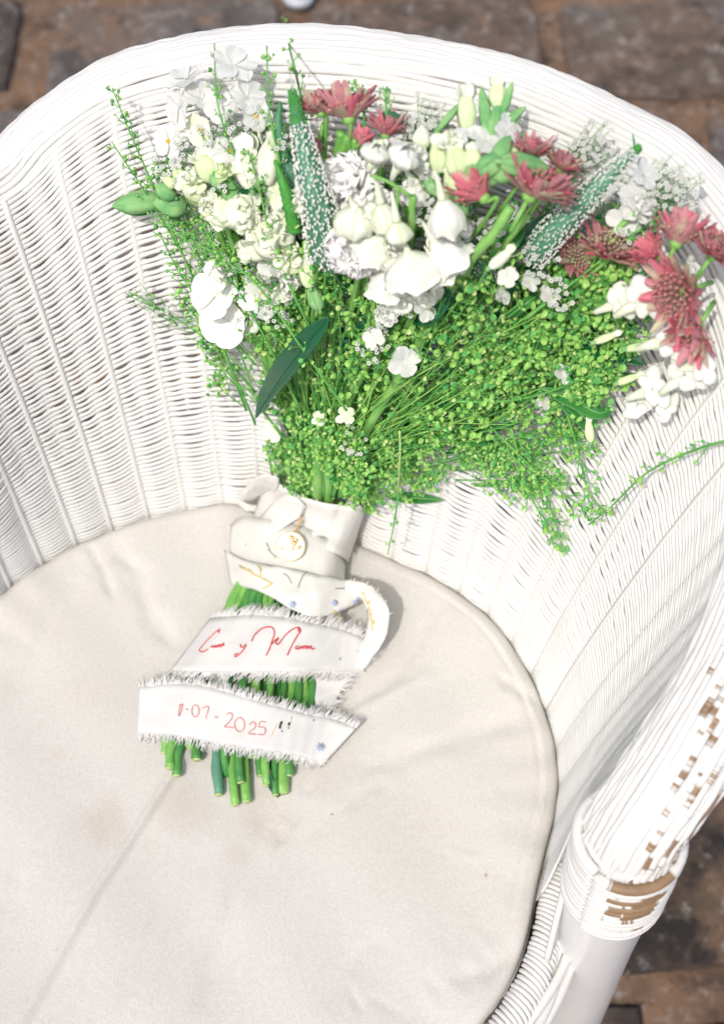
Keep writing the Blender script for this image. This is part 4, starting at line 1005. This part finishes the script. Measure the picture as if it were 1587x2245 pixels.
# ================================================================== ribbons
def edge(P,n):
    c=catmull(P,12); L=[0]
    for i in range(1,len(c)): L.append(L[-1]+np.hypot(*(c[i][:2]-c[i-1][:2])))
    t=np.linspace(0,L[-1],n+1); c=np.array(c); return np.stack([np.interp(t,L,c[:,k]) for k in range(3)],1)
def band(name,top,bot,m,parent,fray=(),nu=40,nv=8,wr=.0006,seed=1,sag=.0,flen=16,label=None,fdens=2.6):
    r=random.Random(seed); A_=edge(top,nu); B_=edge(bot,nu); P=[]; ph=r.uniform(0,6)
    for i in range(nu+1):
        row=[]
        for j in range(nv+1):
            t=j/nv; q=A_[i]*(1-t)+B_[i]*t
            row.append(at(q[0],q[1],q[2]+wr*math.sin(i*.55+t*3+ph)+wr*.7*math.sin(i*.23-t*5+ph*2)+sag*math.sin(PI*t)+(.0022*max(0,1-abs(math.sin(t*4+i*.16+ph))*2.2) if m=='silk' else .0006*max(0,1-abs(math.sin(i*.21+t*1.3+ph))*4))))
        P.append(row)
    b=MB(); b.grid(P); o=b.build(name,M[m],parent,solid=.0003,label=label); f=MB()
    for side in fray:
        E_=A_ if side=='t' else B_; O_=B_ if side=='t' else A_; Q=[p[0] if side=='t' else p[-1] for p in P]
        n=int(sum(np.hypot(*(E_[i+1][:2]-E_[i][:2])) for i in range(nu))/fdens)
        for k in range(n):
            x=r.random()*(nu-1e-3); i=int(x); p=Q[i].lerp(Q[i+1],x-i); d=E_[i]-O_[i]; d=d[:2]/np.hypot(*d[:2])
            dv=(R*d[0]-U*d[1]); tg=(Q[i+1]-Q[i]).normalized(); ln=flen*mpp(E_[i][0],E_[i][1])*r.uniform(.2,1.0)**1.3*1.35
            e=p+dv*ln+tg*ln*r.uniform(-.55,.55)+NRM*r.uniform(-.0022,.0016); mid=p.lerp(e,.5)+tg*ln*r.uniform(-.12,.12)+NRM*r.uniform(-.0004,.0012)
            f.tube([p-dv*.0007,mid,e],[.00045,.00036,.00016],3,cap=False)
    if f.v: f.build('frayed_threads',M['fringe'],o,kind='stuff')
    return o,BVHTree.FromPolygons([tuple(v) for v in b.v],b.f)
def strokes(name,lines,bvhs,m,parent,r=.0005,off=.0005,n=4,close=False,wob=0):
    b=MB()
    for ln in lines:
        c=catmull([(x,y) for x,y in ln],n) if len(ln)>2 else [np.array(p) for p in ln]; pts=[]
        for p in c:
            d=ray(p[0],p[1]).normalized(); best=None
            for t in bvhs:
                h=t.ray_cast(CAM,d)
                if h[0] is not None and (best is None or h[3]<best): best=h[3]
            if best is None: continue
            pts.append(CAM+d*(best-off))
        if len(pts)>1: b.tube(pts,r,5)
    if b.v: return b.build(name,M[m],parent)
def star(x,y,s):
    return [[(x-s*math.cos(a),y-s*math.sin(a)),(x+s*math.cos(a),y+s*math.sin(a))] for a in (.2,1.1,2.0,2.7)]
def crop(P,ox,oy,sc): return [[(ox+x/sc,oy+y/sc) for x,y in l] for l in P]
def ell(cx,cy,rx,ry): return [(cx+rx*math.cos(a),cy+ry*math.sin(a)) for a in np.linspace(0,2*PI,12)]

wrap=thing('ribbon_wrap','ivory printed ribbon wound and knotted around the bouquet handle, with a loop on the right','ribbon',tuple(at(630,1200,.0)))
wb=[]
def W(*a,**k):
    o,t=band(*a,**k); wb.append(t); return o
W('wound_band',[(588,1040,.022),(612,1060,.040),(650,1082,.052),(700,1100,.056),(750,1108,.052),(788,1110,.040),(802,1114,.018)],
  [(540,1170,.012),(570,1175,.034),(620,1185,.046),(670,1195,.050),(715,1205,.046),(745,1218,.036),(764,1232,.012)],'silk',wrap,seed=2,wr=.0010,fray=('t',),flen=6,fdens=9)
W('wound_band',[(506,1150,.012),(532,1132,.030),(590,1140,.046),(650,1152,.053),(700,1170,.052),(738,1200,.040),(757,1240,.012)],
  [(500,1262,.008),(524,1282,.022),(580,1296,.035),(630,1318,.040),(680,1335,.036),(720,1325,.028),(752,1300,.010)],'silk',wrap,seed=3,wr=.0012,sag=.002)
W('wound_band',[(492,1205,.012),(535,1228,.038),(600,1240,.050),(650,1250,.053),(700,1262,.050),(745,1268,.040),(800,1282,.028)],
  [(506,1284,.012),(556,1292,.034),(600,1312,.043),(640,1336,.042),(690,1352,.038),(740,1342,.030),(790,1320,.022)],'silk',wrap,seed=5,wr=.0008,sag=.0015)
W('ribbon_loop',[(700,1282,.030),(755,1272,.036),(812,1284,.042),(850,1330,.040),(848,1388,.030),(820,1438,.016),(792,1474,.004)],
  [(735,1345,.020),(752,1320,.024),(782,1308,.028),(803,1335,.028),(802,1375,.020),(790,1410,.012),(762,1440,.004)],'silk',wrap,seed=7,nu=50,sag=.003,fray=('t',),flen=7,fdens=9)
W('ribbon_loop',[(742,1325,.022),(752,1365,.014),(778,1400,.008),(800,1420,.006)],[(690,1345,.026),(700,1372,.020),(742,1402,.012),(772,1420,.006)],'silk',wrap,seed=8,nu=20)
W('knot_loop',[(612,1048,.044),(580,1040,.040),(548,1058,.032),(521,1096,.018),(528,1112,.014)],[(606,1090,.034),(586,1080,.026),(566,1090,.020),(545,1104,.012),(535,1114,.010)],'silk',wrap,seed=9,nu=24,sag=.004)
W('knot_loop',[(520,1098,.016),(540,1122,.016),(568,1122,.014),(592,1104,.018),(606,1080,.03)],[(534,1100,.022),(548,1106,.020),(566,1106,.018),(582,1092,.024),(598,1070,.034)],'silk',wrap,seed=10,nu=24,sag=.002)
W('ribbon_tail',[(560,1150,.030),(590,1110,.046),(622,1085,.054),(652,1090,.056)],[(600,1172,.046),(632,1150,.054),(660,1132,.058),(672,1112,.056)],'silk',wrap,seed=12,nu=24,sag=.003)
strokes('printed_sprig',[[(525,1240),(550,1255),(575,1268),(598,1280)],[(552,1256),(560,1262),(545,1250)],[(572,1266),(570,1248),(565,1240)],[(598,1280),(585,1286),(577,1290)],[(530,1244),(540,1250)]],wb,'thread_gold',wrap,.0007)
strokes('printed_sprig',[[(795,1298),(806,1322),(812,1346),(818,1382)],[(806,1322),(812,1318)],[(812,1346),(820,1368)],[(735,1345),(750,1360)],[(730,1340),(744,1352),(752,1366)]],wb,'thread_gold',wrap,.0008)
for q_ in ((642,1325,9),(734,1322,7),(780,1318,7)): strokes('printed_star',star(*q_),wb,'thread_blue',wrap,.0005)
strokes('printed_sprig',[[(674,1253),(664,1262),(657,1278),(654,1288)],[(588,1205),(596,1213),(606,1222)],[(540,1195),(538,1193)],[(735,1291),(755,1290)],[(640,1280),(630,1262),(620,1258)],[(680,1361),(690,1363)],[(584,1190),(592,1206)]],wb,'thread_grey',wrap,.00045)

names=thing('name_ribbon','white frayed cotton band across the stems carrying red handwritten script','ribbon',tuple(at(600,1470,.0)))
o1,t1_=band('cotton_band',[(462,1354,.010),(500,1350,.026),(560,1347,.032),(620,1352,.036),(690,1366,.034),(745,1378,.024),(800,1400,.012),(834,1434,.004)],
  [(372,1472,.005),(420,1474,.021),(500,1474,.029),(580,1475,.032),(650,1474,.030),(710,1472,.019),(760,1474,.009),(795,1474,.002)],'ribbon',names,fray=('t','b'),nu=60,seed=21,flen=24,wr=.0004,fdens=.95)
o2,t2_=band('band_tail',[(775,1474,.005),(752,1510,.005),(722,1555,.005)],[(690,1474,.012),(690,1512,.008),(692,1560,.006)],'ribbon',names,fray=('t',),nu=16,seed=22,flen=18,wr=.0006,fdens=2)
sc_=[[(497,160),(492,185),(485,170),(460,192),(420,232),(384,275),(376,291),(398,298),(428,282)],
 [(442,272),(455,262),(464,273),(474,259),(482,272),(494,254),(502,270),(512,252),(522,262),(520,244)],
 [(452,268),(470,270),(490,264),(516,258)],
 [(622,254),(628,272),(645,263),(656,254),(640,286),(612,314),(592,328),(588,314),(606,308)],
 [(688,235),(708,196),(748,160),(790,148),(816,156),(826,188),(812,232),(796,280),(776,320)],
 [(812,250),(835,225),(850,215),(834,246),(850,252),(872,224),(902,188),(940,160),(972,153),(980,176),(960,206),(930,262),(902,320)],
 [(962,156),(978,160),(968,170),(980,180)],
 [(968,262),(952,272),(962,283),(978,270),(976,282),(990,264),(996,280),(1006,262),(1014,266),(1012,282),(1026,262),(1030,280),(1046,262),(1044,272),(1052,282),(1068,276)]]
strokes('red_script',crop(sc_,300,1320,2.736),[t1_],'thread_red',names,.00048,.0006)
strokes('printed_star',star(792,1428,9),[t1_],'thread_blue',names,.0005); strokes('printed_dot',[[(744,1444),(747,1446)]],[t1_],'thread_grey',names,.0007)

date=thing('date_ribbon','lowest white frayed cotton band with the date 1-07-2025 in faded red','ribbon',tuple(at(520,1660,.0)))
o3,t3_=band('cotton_band',[(306,1504,.004),(370,1498,.012),(440,1501,.021),(520,1522,.027),(600,1545,.029),(680,1566,.021),(730,1575,.012),(782,1594,.012)],
  [(302,1608,.003),(370,1612,.011),(430,1621,.017),(500,1634,.022),(580,1646,.023),(640,1656,.017),(690,1670,.009),(716,1668,.006)],'ribbon',date,fray=('t','b'),nu=60,seed=31,flen=19,wr=.0004,fdens=.95)
dg=[[(300,757),(312,752),(322,753)],[(320,754),(312,790),(300,822)],[(306,756),(300,790),(296,818)],[(336,778),(352,783)],ell(394,790,21,34),[(432,775),(470,766),(452,836)],[(506,823),(526,829)],
 [(574,816),(590,801),(606,808),(604,832),(585,860),(562,881),(590,884),(614,889)],ell(650,870,29,41),[(705,872),(722,856),(742,864),(738,888),(702,919),(746,925)],[(802,856),(770,852),(762,884),(786,884),(800,902),(786,928),(756,926)]]
strokes('date_digits',crop(dg,280,1260,2.645),[t3_],'thread_pink',date,.00036,.0005)
strokes('printed_figures',crop([[(895,852),(886,872),(882,892)],[(890,856),(884,880)],[(938,858),(935,876)],[(934,888),(932,892)],[(896,906),(894,908)]],280,1260,2.645),[t3_],'thread_black',date,.0008,.0003)
strokes('printed_line',crop([[(870,866),(855,890),(832,942)],[(950,820),(948,860)]],280,1260,2.645),[t3_],'thread_gold',date,.0003)
strokes('printed_star',crop(star(1120,1000,26),280,1260,2.645),[t3_],'thread_blue',date,.0005); strokes('printed_dot',crop([[(1074,844),(1080,846)]],280,1260,2.645),[t3_],'thread_grey',date,.0007)

medal=thing('round_medal','small round ivory and worn gold medal pinned on the bouquet ribbon','medal',tuple(at(637,1200,.055)))
mc=at(637,1198,.0575); mr_=33*mpp(637,1198); mn=(NRM+U*.15).normalized(); _,mx_,my_=frame(mn,U)
b=MB(); P=[]
for rr2,h in ((.001,.0018),(.5,.0017),(.85,.0012),(.96,.0016),(1,.0008),(.99,-.0006),(.5,-.0008),(.001,-.0008)):
    P.append([mc+(mx_*math.cos(a)+my_*math.sin(a))*(mr_*rr2)+mn*h for a in np.linspace(0,2*PI,40,endpoint=False)])
b.grid(P,0,closed=True); b.build('disc',M['pearl'],medal)
b=MB(); b.tube([mc+(mx_*math.cos(a)+my_*math.sin(a))*mr_*.97+mn*.0011 for a in np.linspace(0,2*PI,41)],.0005,6); b.build('rim',M['gold'],medal)
rg=random.Random(4); b=MB()
for (dx,dy,sx,sy) in [(4,-20,7,10),(8,-6,9,12),(4,8,8,10),(-6,18,14,7),(12,16,8,9),(-18,6,8,6),(20,4,5,8),(-2,26,12,5),(-14,22,7,6),(14,-14,5,6)]:
    c=mc+mx_*0+R*(dx*mpp(637,1198))-U*(dy*mpp(637,1198))+mn*.0016
    for q in range(3): b.blob(c+R*rg.uniform(-.0008,.0008)+U*rg.uniform(-.0008,.0008),[mx_,my_,mn],[sx*.00016*rg.uniform(.6,1.2),sy*.00016*rg.uniform(.6,1.2),.0007],0,4,7)
b.build('relief_figure',M['gold'],medal)
b=MB()
for k in range(6):
    c=at(648+k*2.2,1166-k*5.5,.058+.0004*k); P=[c+(mx_*math.cos(a)*(.0014 if k%2 else .0008)+my_*math.sin(a)*.0016) for a in np.linspace(0,2*PI,11)]; b.tube(P,.0003,4,cap=False)
b.build('chain',M['gold'],medal)

# pale post standing on the floor beyond the chair
pf=onz(655,30,FZ); b=MB(); n=14
b.tube([Vector((pf.x,pf.y+.02,FZ+.013)),Vector((pf.x,pf.y+.02,FZ+.03)),Vector((pf.x-.01,pf.y+.10,FZ+.9))],[.019,.0125,.0125],14)
b.tube([Vector((pf.x,pf.y+.02,FZ+.010)),Vector((pf.x,pf.y+.02,FZ+.020))],[.024,.022],14)
post=b.build('post',mat('pale_grey_metal',(.55,.58,.62),.4,.05,20)); post['label']='pale grey slim post on the floor behind the chair'; post['category']='post'
